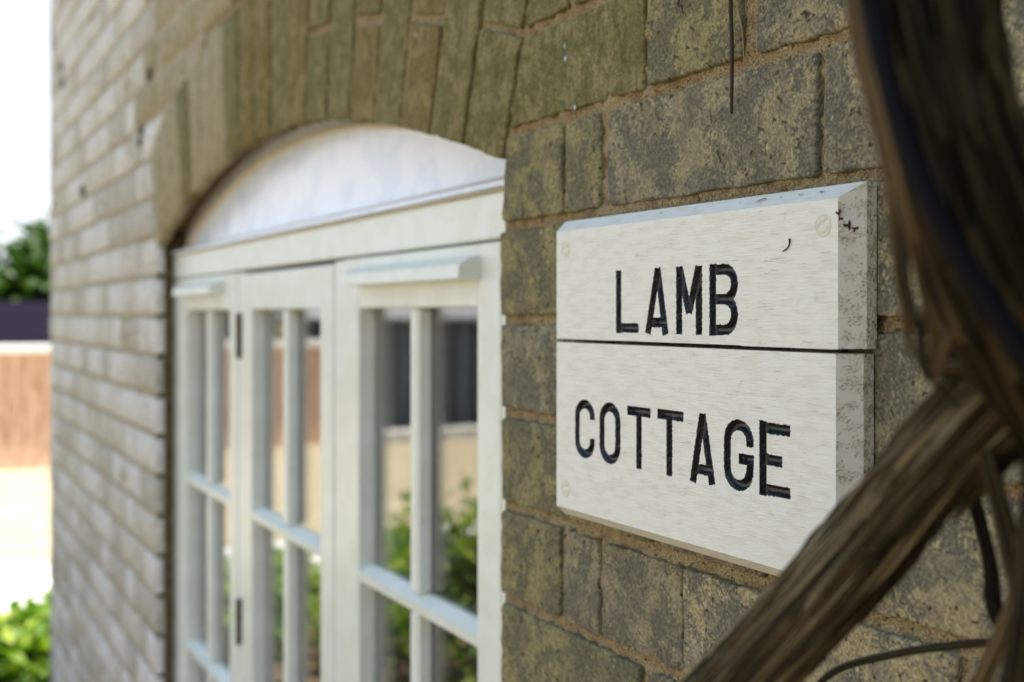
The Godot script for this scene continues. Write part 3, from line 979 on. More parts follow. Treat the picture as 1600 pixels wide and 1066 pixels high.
func build_sign() -> void:
	var t := sign_textures()
	var white := textured("flaking white paint", [t[0], t[1]], 0.55, 0.12, Vector3(1.0 / 0.32, 1.0 / 0.24, 1))
	white.metallic_specular = 0.45
	var endg := textured("painted end grain", [t[2], t[3]], 0.7, 0.12, Vector3(8, 8, 1))
	var pores := textured("cream paint on open end grain", [t[4], t[5]], 0.7, 0.1, Vector3(8, 8, 1))
	var black := flat_mat("black letter paint", Color8(26, 30, 32), 0.34)
	var screw_mat := flat_mat("yellowed paint over a screw", Color8(208, 205, 190), 0.6)
	var lump := FastNoiseLite.new()
	lump.seed = 31
	lump.frequency = 0.35
	lump.fractal_octaves = 3
	var sign_node := thing("house_sign", Vector3(-0.581, EYE - 0.04, 0.004), "white painted wooden house sign of two boards carved LAMB COTTAGE on the brick wall", "sign")
	var org := Vector3(-0.581, -0.04, 0.004)   # relative to the eye
	var T := 0.018                              # front face over the back
	var rows := letters()
	var boards := [[-0.0185, 0.0690, -0.0185, 0.0605, -0.4290, -0.4380], [-0.1505, -0.0212, -0.1425, -0.0212, -0.4312, -0.4395]]
	for bi in 2:
		var bd: Array = boards[bi]
		var lo: float = bd[0]
		var hi: float = bd[1]
		var flo: float = bd[2]
		var fhi: float = bd[3]
		var xr: float = bd[4]
		var fxr: float = bd[5]
		var fxl := -0.7236
		var xl := -0.7300
		var st := new_st()
		st.set_smooth_group(-1)
		var F := func(x: float, y: float, z: float) -> Vector3: return Vector3(x, y, z) - org
		# front face, in strips round a box for each letter
		var cells := []
		for s in rows[bi]:
			var a := Vector2(1e9, 1e9)
			var b := Vector2(-1e9, -1e9)
			for k in s:
				a = a.min(k[0]).min(k[1])
				b = b.max(k[0]).max(k[1])
			cells.append([a - Vector2(5.5, 5.5), b + Vector2(5.5, 5.5)])
		var y0 := 1e9
		var y1 := -1e9
		for c in cells:
			y0 = minf(y0, c[0].y)
			y1 = maxf(y1, c[1].y)
		y0 *= 0.001
		y1 *= 0.001
		var fz := 0.022
		quad(st, F.call(fxl, flo, fz), F.call(fxl, y0, fz), F.call(fxr, y0, fz), F.call(fxr, flo, fz))
		quad(st, F.call(fxl, y1, fz), F.call(fxl, fhi, fz), F.call(fxr, fhi, fz), F.call(fxr, y1, fz))
		var x := fxl
		var letter_meshes := []
		for li in cells.size():
			var c: Array = cells[li]
			var xa: float = maxf(c[0].x * 0.001, x)
			var xb: float = c[1].x * 0.001
			if li + 1 < cells.size():
				xb = minf(xb, (c[1].x + cells[li + 1][0].x) * 0.0005)
			quad(st, F.call(x, y0, fz), F.call(x, y1, fz), F.call(xa, y1, fz), F.call(xa, y0, fz))
			var ls := new_st()
			ls.set_smooth_group(0)
			var stp := 0.00042
			var nx := int(ceil((xb - xa) / stp))
			var ny := int(ceil((y1 - y0) / stp))
			var dep := PackedFloat32Array()
			dep.resize((nx + 1) * (ny + 1))
			for j in ny + 1:
				for i in nx + 1:
					var px := (xa + (xb - xa) * i / nx) * 1000.0
					var py := (y0 + (y1 - y0) * j / ny) * 1000.0
					var q := Vector2(px, py)
					q += Vector2(lump.get_noise_2d(px, py), lump.get_noise_2d(px + 300.0, py)) * 0.42
					var d := stroke_depth(q, rows[bi][li])
					var z := 0.0
					if d < 1.0:
						z = -0.0036 * minf(1.0, (1.04 - d) / 0.72) + 0.00012 * lump.get_noise_2d(px * 1.5, py * 1.5 + 90.0)
					dep[j * (nx + 1) + i] = z
			for j in ny:
				for i in nx:
					var k := j * (nx + 1) + i
					var za := dep[k]
					var zb := dep[k + nx + 1]
					var zc := dep[k + nx + 2]
					var zd := dep[k + 1]
					var ax := xa + (xb - xa) * i / nx
					var bx := xa + (xb - xa) * (i + 1) / nx
					var ay := y0 + (y1 - y0) * j / ny
					var by := y0 + (y1 - y0) * (j + 1) / ny
					var cut := minf(minf(za, zb), minf(zc, zd)) < 0.0
					quad(ls if cut else st, F.call(ax, ay, fz + za), F.call(ax, by, fz + zb), F.call(bx, by, fz + zc), F.call(bx, ay, fz + zd))
			letter_meshes.append(done(ls))
			x = xb
		quad(st, F.call(x, y0, fz), F.call(x, y1, fz), F.call(fxr, y1, fz), F.call(fxr, y0, fz))
		# outer slopes, sides and back
		var ez := 0.0106
		var outer := [Vector2(xl, lo), Vector2(xr, lo), Vector2(xr, hi), Vector2(xl, hi)]
		var inner := [Vector2(fxl, flo), Vector2(fxr, flo), Vector2(fxr, fhi), Vector2(fxl, fhi)]
		var norm := [Vector3.DOWN, Vector3.RIGHT, Vector3.UP, Vector3.LEFT]
		var en := new_st()
		en.set_smooth_group(-1)
		var ch := new_st()
		ch.set_smooth_group(-1)
		for k in 4:
			var k2 := (k + 1) % 4
			var use := en if k % 2 == 1 else st
			var slope := ch if k == 1 else st
			var o1: Vector2 = outer[k]
			var o2: Vector2 = outer[k2]
			var i1: Vector2 = inner[k]
			var i2: Vector2 = inner[k2]
			if o1.distance_to(i1) > 0.001 or o2.distance_to(i2) > 0.001:
				var pts := [F.call(o1.x, o1.y, ez), F.call(o2.x, o2.y, ez), F.call(i2.x, i2.y, fz), F.call(i1.x, i1.y, fz)]
				var nn: Vector3 = norm[k] + Vector3(0, 0, 0.6)
				if k % 2 == 1:
					nn = norm[k] * 1.5 + Vector3(0, 0, 0.6)
				face(slope, pts, nn)
			face(use, [F.call(o1.x, o1.y, 0.0035), F.call(o2.x, o2.y, 0.0035), F.call(o2.x, o2.y, ez), F.call(o1.x, o1.y, ez)], norm[k])
		face(st, [F.call(xl, lo, 0.0035), F.call(xr, lo, 0.0035), F.call(xr, hi, 0.0035), F.call(xl, hi, 0.0035)], Vector3.FORWARD)
		var mesh := done(st)
		en.index()
		en.generate_normals()
		en.commit(mesh)
		ch.index()
		ch.generate_normals()
		ch.commit(mesh)
		mesh.surface_set_material(2, pores)
		mesh.surface_set_material(0, white)
		mesh.surface_set_material(1, endg)
		var board := part("board", mesh, null, sign_node)
		for lm in letter_meshes:
			part("letter", lm, black, board)
		# screw heads under the paint
		for sx in [-0.7105, -0.4487]:
			var sy: float = 0.0468 if bi == 0 else -0.128
			var sc := new_st()
			sc.set_smooth_group(0)
			var c0: Vector3 = F.call(sx, sy, fz)
			var slot_dir := Vector2.from_angle(0.25 if sx < -0.6 else 0.45)
			var rings := [[0.0062, 0.0], [0.0056, 0.0006], [0.0050, -0.0002], [0.0042, 0.0005], [0.0022, 0.0007], [0.0, 0.0007]]
			var nn := 36
			for k in rings.size() - 1:
				for i in nn:
					var vs := []
					for e in [[k, i], [k + 1, i], [k + 1, i + 1], [k, i + 1]]:
						var rd: float = rings[e[0]][0]
						var z: float = rings[e[0]][1]
						var p := Vector2.from_angle(-TAU * e[1] / nn) * rd
						if absf(p.dot(slot_dir.orthogonal())) < 0.0010 and rd < 0.005:
							z -= 0.0018
						vs.append(c0 + Vector3(p.x, p.y, z))
					quad(sc, vs[0], vs[3], vs[2], vs[1])
			part("screw", done(sc), screw_mat, board)
	# bare flakes where the paint has chipped off, and a curled thread
	var chips := [[-0.4376, 0.0525, 0.0030], [-0.4345, 0.0460, 0.0034], [-0.4325, 0.0440, 0.0022], [-0.437, 0.0495, 0.0018]]
	var chip_mat := flat_mat("bare brown wood", Color8(58, 38, 26), 0.9)
	for c in chips:
		var st := new_st()
		st.set_smooth_group(0)
		var p := Vector3(c[0], c[1], 0.0225 - maxf(0.0, (c[0] + 0.438)) * 1.22) - org
		var axis := Vector3(0.78, 0, 0.62)
		for k in 9:
			var a0 := -TAU * k / 9.0
			var a1 := -TAU * (k + 1) / 9.0
			var r0: float = c[2] * (0.6 + 0.4 * sin(k * 2.3 + c[1] * 900.0))
			var r1: float = c[2] * (0.6 + 0.4 * sin(((k + 1) % 9) * 2.3 + c[1] * 900.0))
			var uu := Vector3(0.62, 0, -0.78) if c[0] > -0.4372 else Vector3(1, 0, 0)
			tri(st, p, p + uu * cos(a0) * r0 + Vector3.UP * sin(a0) * r0, p + uu * cos(a1) * r1 + Vector3.UP * sin(a1) * r1)
		part("paint_chip", done(st), chip_mat, sign_node)
	for c in [[-0.5035, 0.0052, 0.5], [-0.4715, 0.0030, 0.1], [-0.4553, 0.0034, 0.0], [-0.565, 0.0022, 0.3], [-0.522, 0.0018, 0.0], [-0.600, 0.0026, 0.2], [-0.487, 0.0022, 0.0]]:
		# weathered gaps in the paint of the sloping top
		var st := new_st()
		st.set_smooth_group(0)
		var dn := Vector3(0, -0.6, 0.8).normalized()
		var p := Vector3(c[0], 0.0651, 0.0166) - org + Vector3(0, 0.8, 0.6) * 0.0005
		for k in 9:
			var pts := []
			for e in [k, k + 1]:
				var a: float = -TAU * e / 9.0
				var q: float = c[1] * (0.7 + 0.3 * sin((e % 9) * 2.9 + c[0] * 700.0))
				pts.append(p + Vector3.RIGHT * cos(a) * q - dn * sin(a) * q * 0.22 - dn * cos(a) * q * c[2])
			tri(st, p, pts[1], pts[0])
		part("paint_chip", done(st), chip_mat, sign_node)
	var hook := []
	for k in 7:
		hook.append(Vector3(-0.4795 + 0.0009 * k + 0.002 * sin(k * 0.5), 0.0345 + 0.0010 * k * (0.4 + 0.12 * k), 0.0226) - org)
	stem("dry_tendril", hook, [0.0003, 0.0004, 0.0004, 0.0004, 0.0004, 0.0005, 0.0006], sign_node, M.twig, 6, 0.0, 4, 3)

# ---------------------------------------------------------------- the vine
func build_vine() -> void:
	var root_at := pix(800, 2300, 0.525)
	root_at.y = 0.0
	var vine := thing("climbing_vine", root_at, "old woody climbing vine with shredding bark growing in front of the house sign", "vine")
	var o := root_at
	var P := func(X: float, Y: float, d: float) -> Vector3: return pix(X, Y, d) - o
	# trunk coming down from above, then the bough that slants away under it to the ground
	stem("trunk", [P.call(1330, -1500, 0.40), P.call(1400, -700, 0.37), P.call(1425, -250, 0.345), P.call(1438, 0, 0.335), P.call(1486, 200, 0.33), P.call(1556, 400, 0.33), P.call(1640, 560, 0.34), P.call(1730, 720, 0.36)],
		[0.016, 0.0175, 0.0185, 0.0185, 0.0190, 0.0205, 0.021, 0.020], vine, M.bark_shaded, 56, 0.34, 17, 16)
	stem("bough", [P.call(1760, 400, 0.36), P.call(1675, 520, 0.365), P.call(1560, 622, 0.375), P.call(1428, 762, 0.395), P.call(1290, 920, 0.42), P.call(1150, 1070, 0.445), P.call(1020, 1225, 0.465), P.call(920, 1370, 0.485), P.call(860, 1540, 0.5), P.call(830, 1760, 0.51), P.call(815, 2050, 0.52), Vector3(0, 0.55, 0.0), Vector3(0, 0.0, 0.0)],
		[0.013, 0.0150, 0.0150, 0.0148, 0.0150, 0.0152, 0.0155, 0.016, 0.0165, 0.017, 0.018, 0.020, 0.024], vine, M.bark, 56, 0.30, 23, 18)
	stem("knot", [P.call(1440, 575, 0.372), P.call(1500, 556, 0.366), P.call(1560, 560, 0.362), P.call(1640, 580, 0.362)], [0.004, 0.0085, 0.0105, 0.011], vine, M.bark, 28, 0.45, 29, 8)
	# the smooth dark shoot twined over the trunk
	stem("shoot", [P.call(1290, -300, 0.33), P.call(1352, -40, 0.318), P.call(1392, 140, 0.31), P.call(1448, 300, 0.305), P.call(1520, 430, 0.302), P.call(1610, 560, 0.30), P.call(1720, 690, 0.30)],
		[0.0028, 0.0030, 0.0031, 0.0032, 0.0032, 0.0032, 0.0032], vine, M.stem_dark, 18, 0.06, 31, 10)
	# peeling strips of bark; the pale first two paint light on the left edge
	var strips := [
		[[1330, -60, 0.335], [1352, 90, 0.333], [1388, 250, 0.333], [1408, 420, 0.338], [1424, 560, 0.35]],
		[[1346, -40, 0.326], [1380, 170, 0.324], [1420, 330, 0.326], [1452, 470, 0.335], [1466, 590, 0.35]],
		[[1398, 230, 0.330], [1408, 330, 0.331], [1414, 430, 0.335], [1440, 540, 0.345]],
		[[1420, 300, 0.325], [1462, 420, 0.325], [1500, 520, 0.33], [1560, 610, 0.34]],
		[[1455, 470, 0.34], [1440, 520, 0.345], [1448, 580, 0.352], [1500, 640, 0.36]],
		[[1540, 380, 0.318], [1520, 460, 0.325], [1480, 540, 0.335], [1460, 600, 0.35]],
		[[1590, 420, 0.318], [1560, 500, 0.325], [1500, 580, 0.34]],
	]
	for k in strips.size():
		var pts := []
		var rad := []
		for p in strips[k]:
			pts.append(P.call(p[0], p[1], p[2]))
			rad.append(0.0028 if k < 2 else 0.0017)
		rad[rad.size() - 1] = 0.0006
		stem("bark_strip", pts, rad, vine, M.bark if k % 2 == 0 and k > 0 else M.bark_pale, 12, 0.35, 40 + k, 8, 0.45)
	# loose fibres of bark along trunk and bough
	var fr := RandomNumberGenerator.new()
	fr.seed = 44
	var lines := [
		[[1438, 0, 0.335, 0.0185], [1486, 200, 0.33, 0.019], [1556, 400, 0.33, 0.0205], [1630, 540, 0.335, 0.021]],
		[[1590, 600, 0.372, 0.015], [1428, 762, 0.395, 0.0148], [1290, 920, 0.42, 0.015], [1150, 1070, 0.445, 0.0152]],
	]
	for g in 2:
		for k in 34:
			var side := fr.randf_range(-0.96, 0.96)
			var t0 := fr.randf_range(-0.1, 0.85)
			var t1 := t0 + fr.randf_range(0.12, 0.42)
			var pts := []
			var rad := []
			var wide := fr.randf_range(0.0006, 0.0017)
			for q in 6:
				var t := clampf(lerpf(t0, t1, q / 5.0), 0.0, 0.999) * 3.0
				var la: Array = lines[g][int(t)]
				var lb: Array = lines[g][int(t) + 1]
				var f := t - int(t)
				var r0 := lerpf(la[3], lb[3], f)
				var a: Vector3 = P.call(lerpf(la[0], lb[0], f), lerpf(la[1], lb[1], f), lerpf(la[2], lb[2], f))
				var ahead: Vector3 = ((P.call(lb[0], lb[1], lb[2]) as Vector3) - (P.call(la[0], la[1], la[2]) as Vector3)).normalized()
				var across := ahead.cross(fwd).normalized()
				var lift := 1.06 + 0.10 * absf(q - 2.5) / 2.5
				pts.append(a + across * r0 * side * lift - fwd * r0 * sqrt(1.0 - side * side) * lift)
				rad.append(wide * (0.5 if q == 0 or q == 5 else 1.0))
			if pts[0].distance_to(pts[5]) > 0.012:
				stem("bark_fibre", pts, rad, vine, M.bark_pale if k % 3 == 0 else M.bark, 7, 0.3, 700 + g * 40 + k, 3, 0.5)
	# thin stems low down beside the bough
	stem("stem", [P.call(1240, 1120, 0.53), P.call(1300, 1052, 0.52), P.call(1400, 1022, 0.50), P.call(1500, 1008, 0.48), P.call(1640, 996, 0.46)], [0.0014, 0.0016, 0.0018, 0.0019, 0.0022], vine, M.bark, 12, 0.2, 51, 8)
	stem("stem", [P.call(1480, 660, 0.44), P.call(1518, 770, 0.44), P.call(1548, 880, 0.44), P.call(1560, 960, 0.44), P.call(1640, 1110, 0.43)], [0.0022, 0.0026, 0.0028, 0.003, 0.003], vine, M.bark_shaded, 14, 0.25, 52, 8)
	stem("stem", [P.call(1540, 700, 0.37), P.call(1566, 800, 0.37), P.call(1596, 920, 0.37), P.call(1650, 1080, 0.37)], [0.003, 0.0034, 0.0036, 0.004], vine, M.bark, 14, 0.25, 53, 8)
	stem("stem", [P.call(1640, 820, 0.38), P.call(1590, 940, 0.39), P.call(1550, 1030, 0.40), P.call(1510, 1110, 0.41)], [0.003, 0.003, 0.003, 0.003], vine, M.bark_pale, 14, 0.2, 54, 8)
	stem("stem", [P.call(1700, 640, 0.34), P.call(1660, 800, 0.345), P.call(1640, 960, 0.35), P.call(1620, 1120, 0.35)], [0.011, 0.011, 0.0115, 0.012], vine, M.bark_shaded, 20, 0.3, 55, 8)
	# added leaves and their stem, out of view, to shade trunk and wall
	stem("stem", [P.call(1330, -1500, 0.40), Vector3(-0.1, 2.25, 0.2) - o, Vector3(0.25, 2.4, 0.16) - o, Vector3(0.55, 2.2, 0.2) - o, Vector3(0.62, 1.5, 0.25) - o], [0.017, 0.014, 0.011, 0.008, 0.004], vine, M.bark_shaded, 14, 0.25, 59, 6)
	var vl := leaf_mat("added shading leaves")
	part("foliage", leaf_mesh(5600, Vector3(0.32, 0.95, 0.48), 0.085, 60, 640, Color(0.035, 0.09, 0.012), Color(0.12, 0.2, 0.03)), vl, vine, Vector3(0.60, 1.50, 0.50) - o)
	# dry tendrils hanging over the bricks
	stem("tendril", [P.call(1300, -420, 0.5), P.call(1160, -160, 0.63), P.call(1143, -20, 0.672), P.call(1144, 80, 0.672), P.call(1143, 178, 0.674)], [0.0013, 0.0013, 0.0012, 0.0012, 0.0009], vine, M.twig, 8, 0.1, 56, 6)
	stem("tendril", [P.call(1300, -420, 0.5), P.call(1180, -140, 0.64), P.call(1153, -10, 0.688), P.call(1160, 50, 0.688), P.call(1163, 104, 0.69)], [0.0006, 0.0006, 0.0005, 0.0005, 0.0003], vine, M.twig_pale, 6, 0.1, 57, 6)
	stem("tendril", [P.call(1300, -420, 0.5), P.call(1100, -140, 0.66), P.call(1062, -4, 0.735), P.call(1065, 10, 0.735), P.call(1068, 22, 0.735)], [0.0008, 0.0008, 0.0007, 0.0007, 0.0003], vine, M.twig, 6, 0.1, 58, 6)

# ---------------------------------------------------------------- the garden
func leaf_mesh(n: int, radii: Vector3, size: float, clumps: int, sd: int, c0: Color, c1: Color) -> ArrayMesh:
	var r := RandomNumberGenerator.new()
	r.seed = sd
	var st := new_st()
	st.set_smooth_group(-1)
	var cs := []
	for k in clumps:
		var d := Vector3(r.randfn(), r.randfn(), r.randfn()).normalized() * pow(r.randf(), 0.45)
		cs.append(d * radii * 0.86)
	for k in n:
		var c: Vector3 = cs[r.randi() % clumps]
		var s := radii.x * 0.22
		var p := c + Vector3(r.randfn() * s, r.randfn() * s * 0.8, r.randfn() * s)
		var b := Basis.from_euler(Vector3(r.randf_range(-0.9, 0.9), r.randf() * TAU, r.randf_range(-0.7, 0.7)))
		var L := size * r.randf_range(0.6, 1.25)
		var col := c0.lerp(c1, pow(r.randf(), 1.5))
		st.set_color(col)
		var tip := p + b * Vector3(0, 0, L)
		var mid := p + b * Vector3(0, -L * 0.06, L * 0.5)
		var s1 := p + b * Vector3(L * 0.3, L * 0.06, L * 0.42)
		var s2 := p + b * Vector3(-L * 0.3, L * 0.06, L * 0.42)
		for v in [p, mid, s1, mid, tip, s1, p, s2, mid, mid, s2, tip]:
			st.add_vertex(v)
	return done(st)

func leaf_mat(called: String) -> StandardMaterial3D:
	var m := flat_mat(called, Color.WHITE, 0.55)
	m.vertex_color_use_as_albedo = true
	m.backlight_enabled = true
	m.backlight = Color(0.9, 0.95, 0.55)
	m.cull_mode = BaseMaterial3D.CULL_DISABLED
	return m

func ground_tex(sd: int, a: Color, b: Color, c: Color) -> StandardMaterial3D:
	var n := 512
	var p := noise_bytes(n, n, 0.012, 5, sd)
	var g := noise_bytes(n, n, 0.2, 3, sd + 1)
	var col := PackedByteArray()
	col.resize(n * n * 3)
	for i in n * n:
		var q := g[i] / 255.0
		var k := a.lerp(b, ss(0.4, 0.65, p[i] / 255.0)).lerp(c, ss(0.6, 0.85, q)) * (0.75 + 0.5 * q)
		col[i * 3] = int(clampf(k.r, 0, 1) * 255)
		col[i * 3 + 1] = int(clampf(k.g, 0, 1) * 255)
		col[i * 3 + 2] = int(clampf(k.b, 0, 1) * 255)
	var m := textured("ground", [tex_rgb(n, n, col), tex_l(n, n, g)], 1.0, 1.5, Vector3(0.4, 0.4, 0.4))
	m.uv1_triplanar = true
	m.uv1_world_triplanar = true
	return m

func sheet(called: String, x0: float, x1: float, z0: float, z1: float, y: float, mat: Material) -> void:
	var st := new_st()
	st.set_smooth_group(-1)
	face(st, [Vector3(x0, y, z0), Vector3(x1, y, z0), Vector3(x1, y, z1), Vector3(x0, y, z1)], Vector3.UP)
	var o := part(called, done(st), mat, self)
	o.set_meta("kind", "structure")

func build_garden() -> void:
	var soil := ground_tex(301, Color8(96, 80, 60), Color8(118, 100, 76), Color8(70, 58, 44))
	var straw := ground_tex(311, Color8(164, 150, 122), Color8(174, 160, 134), Color8(140, 134, 96))
	var gravel := ground_tex(321, Color8(200, 197, 190), Color8(212, 209, 202), Color8(166, 162, 154))
	sheet("ground", -200, 200, -200, 200, 0.0, soil)
	sheet("lawn", -12.9, -7.5, -9, 14, 0.004, straw)
	sheet("path", -7.5, -6.35, -9, 14, 0.006, gravel)
	sheet("lawn", -6.3, 9.0, 3.2, 14, 0.004, straw)
	# fence across the end of the garden
	var wood := flat_mat("larch boards", Color8(216, 182, 158), 0.8)
	wood.vertex_color_use_as_albedo = true
	var wt := noise_bytes(256, 512, 0.06, 4, 331, FastNoiseLite.TYPE_SIMPLEX_SMOOTH, 1, 8)
	var wc := PackedByteArray()
	wc.resize(256 * 512 * 3)
	for i in 256 * 512:
		var c := Color8(255, 252, 248).lerp(Color8(220, 204, 190), ss(0.4, 0.75, wt[i] / 255.0))
		wc[i * 3] = int(c.r * 255)
		wc[i * 3 + 1] = int(c.g * 255)
		wc[i * 3 + 2] = int(c.b * 255)
	wood.albedo_texture = tex_rgb(256, 512, wc)
	wood.uv1_triplanar = true
	wood.uv1_scale = Vector3(1.5, 0.7, 1.5)
	var cap := flat_mat("white painted rail", Color8(232, 230, 224), 0.5)
	var f0 := Vector3(-11.7, 0, -4.0)
	var f1 := Vector3(-13.0, 0, 4.4)
	var fence := thing("garden_fence", f0, "low brown board fence with a white capping rail at the end of the garden", "fence")
	var dir := (f1 - f0).normalized()
	fence.rotation.y = atan2(-dir.z, dir.x)
	var L := f0.distance_to(f1)
	var nb := int(L / 0.15)
	for k in nb:
		var x := k * L / nb
		box_part("board", Vector3(x, 0.06, -0.012), Vector3(x + L / nb - 0.006, 1.15, 0.012 + 0.006 * (k % 2)), wood, fence, 0.003)
	for k in 5:
		var x := L * k / 4.0
		box_part("post", Vector3(x - 0.05, 0.0, -0.12), Vector3(x + 0.05, 1.15, -0.02), wood, fence, 0.005)
	box_part("gravel_board", Vector3(0, 0.0, -0.016), Vector3(L, 0.055, 0.035), wood, fence, 0.005)
	box_part("capping_rail", Vector3(-0.05, 1.155, -0.09), Vector3(L + 0.05, 1.24, 0.07), cap, fence, 0.006)
	# dark shed in the corner and a low kerb at its foot
	var dark := flat_mat("dark stained boards", Color8(50, 62, 68), 0.7)
	var dark2 := flat_mat("dark brown stained boards", Color8(62, 50, 50), 0.7)
	var dark3 := flat_mat("weathered blue grey boards", Color8(84, 96, 104), 0.7)
	var shed := thing("garden_shed", Vector3(-14.2, 0, 6.2), "low dark stained timber shed past the end of the brown fence", "shed")
	for k in 26:
		var z := -1.7 + k * 0.14
		box_part("board", Vector3(0.9, 0.05, z), Vector3(0.925 + 0.006 * (k % 3), 1.42, z + 0.134), [dark, dark2, dark, dark3, dark, dark3, dark2, dark][(k * 5 + k / 3) % 8], shed, 0.003)
	box_part("side_wall", Vector3(-1.4, 0.05, -1.7), Vector3(0.898, 1.42, 1.94), dark, shed)
	box_part("roof", Vector3(-1.6, 1.425, -1.9), Vector3(1.1, 1.48, 2.1), M.slate, shed, 0.01)
	var kerb := thing("stone_kerb", Vector3(-12.6, 0, 6.4), "pale stone kerb along the foot of the dark shed", "kerb")
	for k in 6:
		box_part("kerb_stone", Vector3(-0.12, 0.0, -1.9 + k * 0.62), Vector3(0.10, 0.15, -1.9 + k * 0.62 + 0.61), gravel, kerb, 0.012)
	# low felt roof behind the fence
	var outb := thing("outbuilding", Vector3(-16.5, 0, -1.2), "low outbuilding with a dark felt roof behind the brown fence", "outbuilding")
	box_part("wall", Vector3(-1.2, 0, -2.6), Vector3(1.2, 1.25, 2.6), dark2, outb, 0.01)
	var st := new_st()
	st.set_smooth_group(-1)
	var felt := flat_mat("dark roofing felt", Color8(25, 22, 31), 0.95)
	felt.metallic_specular = 0.1
	var a0 := Vector3(1.4, 1.2, -2.9)
	var a1 := Vector3(1.4, 1.2, 2.9)
	var t0 := Vector3(-0.2, 1.72, -2.9)
	var t1 := Vector3(-0.2, 1.72, 2.9)
	var c0 := Vector3(-1.5, 1.2, -2.9)
	var c1 := Vector3(-1.5, 1.2, 2.9)
	face(st, [a0, a1, t1, t0], Vector3(1, 1, 0))
	face(st, [c0, c1, t1, t0], Vector3(-1, 1, 0))
	face(st, [a0, t0, c0], Vector3.FORWARD)
	face(st, [a1, t1, c1], Vector3.BACK)
	face(st, [a0, a1, c1, c0], Vector3.DOWN)
	part("roof", done(st), felt, outb)
	# trees beyond
	var lm := leaf_mat("leaves")
	var bark := flat_mat("tree bark", Color8(82, 70, 54), 0.95)
	var trees := [[Vector3(-22.0, 0, -2.6), 1.5, 1.9, 3], [Vector3(-21.0, 0, 0.6), 1.35, 2.0, 4], [Vector3(-21.5, 0, -6.0), 1.6, 1.7, 5], [Vector3(-20.0, 0, 4.0), 1.3, 1.5, 6]]
	var said := ["round leafy tree behind the dark felt roof", "taller leafy tree beside the end of the brick cottage wall", "broad tree off the far end of the brown fence", "small tree between brown fence and dark shed"]
	for k in trees.size():
		var t: Array = trees[k]
		var tr := thing("garden_tree", t[0], said[k], "tree", "trees beyond the garden fence")
		stem("trunk", [Vector3.ZERO, Vector3(0.04, 0.8, 0.02), Vector3(-0.03, 1.5, 0.05), Vector3(0.05, t[2] + 0.5, 0)], [0.13, 0.1, 0.08, 0.03], tr, bark, 10, 0.2, 70 + k, 4)
		part("crown", leaf_mesh(17000, Vector3(t[1], t[1] * 0.86, t[1]), 0.27, 120, 400 + k, Color(0.022, 0.06, 0.012), Color(0.09, 0.16, 0.025)), lm, tr, Vector3(0, t[2], 0))
	# planting between the path and the house
	var beds := [
		[Vector3(-4.15, 0, 1.50), 0.34, 0.84, "tall leafy shrub in the bed in front of the window"],
		[Vector3(-3.75, 0, 1.85), 0.36, 0.80, "bushy shrub next to the tall leafy shrub"],
		[Vector3(-4.75, 0, 1.25), 0.26, 0.44, "low green plant at the foot of the tall shrub"],
		[Vector3(-5.15, 0, 0.85), 0.26, 0.36, "low clump of leaves at the house end of the planted bed"],
		[Vector3(-5.25, 0, 1.45), 0.28, 0.38, "low clump of leaves between the tall shrub and the pale path"],
		[Vector3(-5.75, 0, 1.15), 0.26, 0.32, "small low clump close beside the pale path"],
		[Vector3(-5.70, 0, 1.85), 0.28, 0.36, "broad low clump at the lawn end of the pale path bed"],
		[Vector3(-5.95, 0, 0.55), 0.22, 0.28, "tiny clump of leaves close to the corner of the cottage"],
		[Vector3(-4.60, 0, 0.62), 0.22, 0.34, "small leafy plant a step out from the house corner"],
		[Vector3(-4.85, 0, 0.04), 0.22, 0.40, "yellow green plant at the end of the brick wall"],
		[Vector3(-5.15, 0, -0.25), 0.26, 0.40, "darker plant against the yellow green one by the wall end"],
		[Vector3(-3.3, 0, 2.4), 0.34, 0.66, "rounded shrub in the sunny bed away from the path"],
	]
	for k in beds.size():
		var bd: Array = beds[k]
		var pl := thing("garden_plant", bd[0], bd[3], "plant", "plants in the bed by the house")
		var hgt: float = bd[2]
		stem("stalk", [Vector3.ZERO, Vector3(0.02, hgt * 0.4, 0.01), Vector3(-0.02, hgt * 0.8, 0.0)], [0.012, 0.009, 0.004], pl, M.twig, 8, 0.1, 90 + k, 3)
		part("foliage", leaf_mesh(1500 if k < 2 else 900, Vector3(bd[1], hgt * 0.46, bd[1]), 0.11 if k > 8 and k < 11 else 0.075, 26, 500 + k, Color(0.08, 0.18, 0.015), Color(0.36, 0.46, 0.05)), lm, pl, Vector3(0, hgt * 0.52, 0))

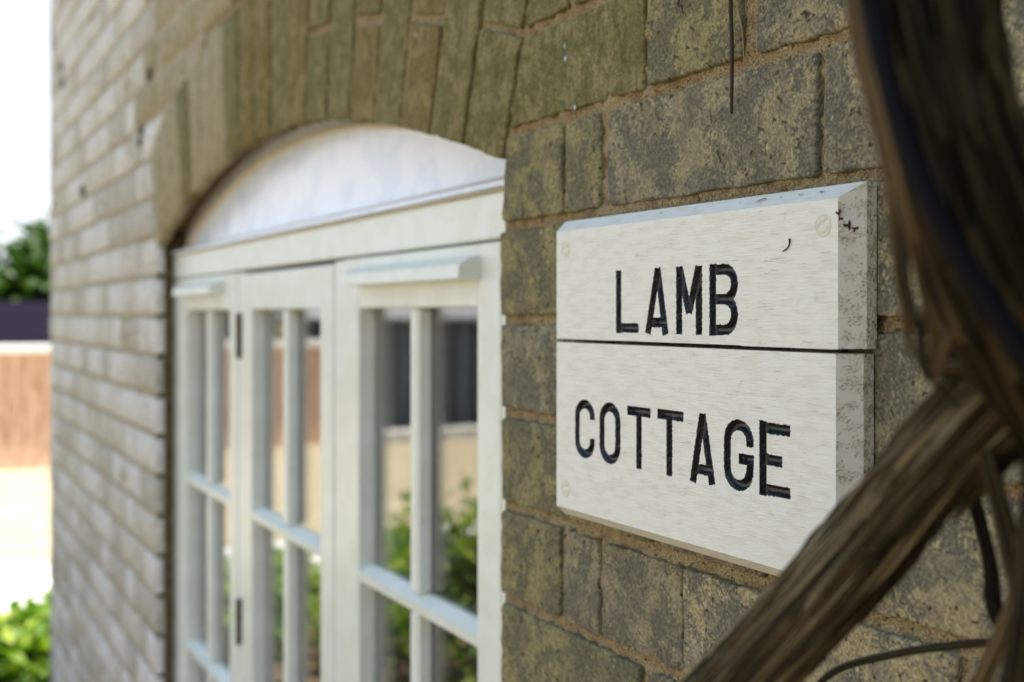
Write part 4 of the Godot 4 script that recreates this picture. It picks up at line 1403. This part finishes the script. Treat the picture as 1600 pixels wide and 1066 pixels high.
func _ready() -> void:
	rng.seed = 3
	# camera: level, looking along the wall; lens shifted down a little
	var th := atan(VPX / FPX)
	fwd = Vector3(-cos(th), 0, -sin(th))
	rgt = Vector3(sin(th), 0, -cos(th))
	var cam := Camera3D.new()
	cam.name = "camera"
	add_child(cam)
	var at := CameraAttributesPhysical.new()
	at.frustum_focal_length = 38.0
	at.frustum_near = 0.05
	at.frustum_far = 600.0
	at.frustum_focus_distance = 0.665
	at.exposure_aperture = 5.5
	cam.attributes = at
	cam.position = cam_pos
	cam.basis = Basis(rgt, Vector3.UP, -fwd)
	cam.set_frustum(2.0 * 0.05 * 533.0 / FPX, Vector2(0, -43.0 / FPX * 0.05), 0.05, 600.0)
	cam.current = true
	# sky, air and sun: bright noon sky; the sun stands behind the end of the house, so the wall is in shade
	var we := WorldEnvironment.new()
	we.name = "sky_environment"
	var env := Environment.new()
	env.background_mode = Environment.BG_SKY
	var sk := ProceduralSkyMaterial.new()
	sk.sky_top_color = Color8(150, 178, 214)
	sk.sky_horizon_color = Color8(236, 238, 242)
	sk.sky_curve = 0.32
	sk.ground_bottom_color = Color8(120, 110, 90)
	sk.ground_horizon_color = Color8(190, 190, 180)
	sk.sun_angle_max = 20.0
	sk.energy_multiplier = 0.62
	var sky := Sky.new()
	sky.sky_material = sk
	env.sky = sky
	env.tonemap_mode = Environment.TONE_MAPPER_LINEAR
	env.tonemap_exposure = 2.75
	env.sdfgi_enabled = true
	env.ssao_enabled = true
	env.ssil_enabled = true
	we.environment = env
	add_child(we)
	var sun := DirectionalLight3D.new()
	sun.name = "sun"
	var to_sun := Vector3(0.10, 0.92, -0.15).normalized()
	sun.basis = Basis.looking_at(-to_sun, Vector3.UP)
	sun.light_energy = 1.6
	sun.light_color = Color(1.0, 0.98, 0.945)
	sun.light_angular_distance = 0.53
	sun.shadow_enabled = true
	add_child(sun)

	make_materials()
	var cottage := thing("cottage", Vector3(0, EYE, 0), "pale brick cottage wall with a white arched three-light window", "house")
	build_wall(cottage)
	build_window(cottage)
	build_sign()
	build_vine()
	build_garden()
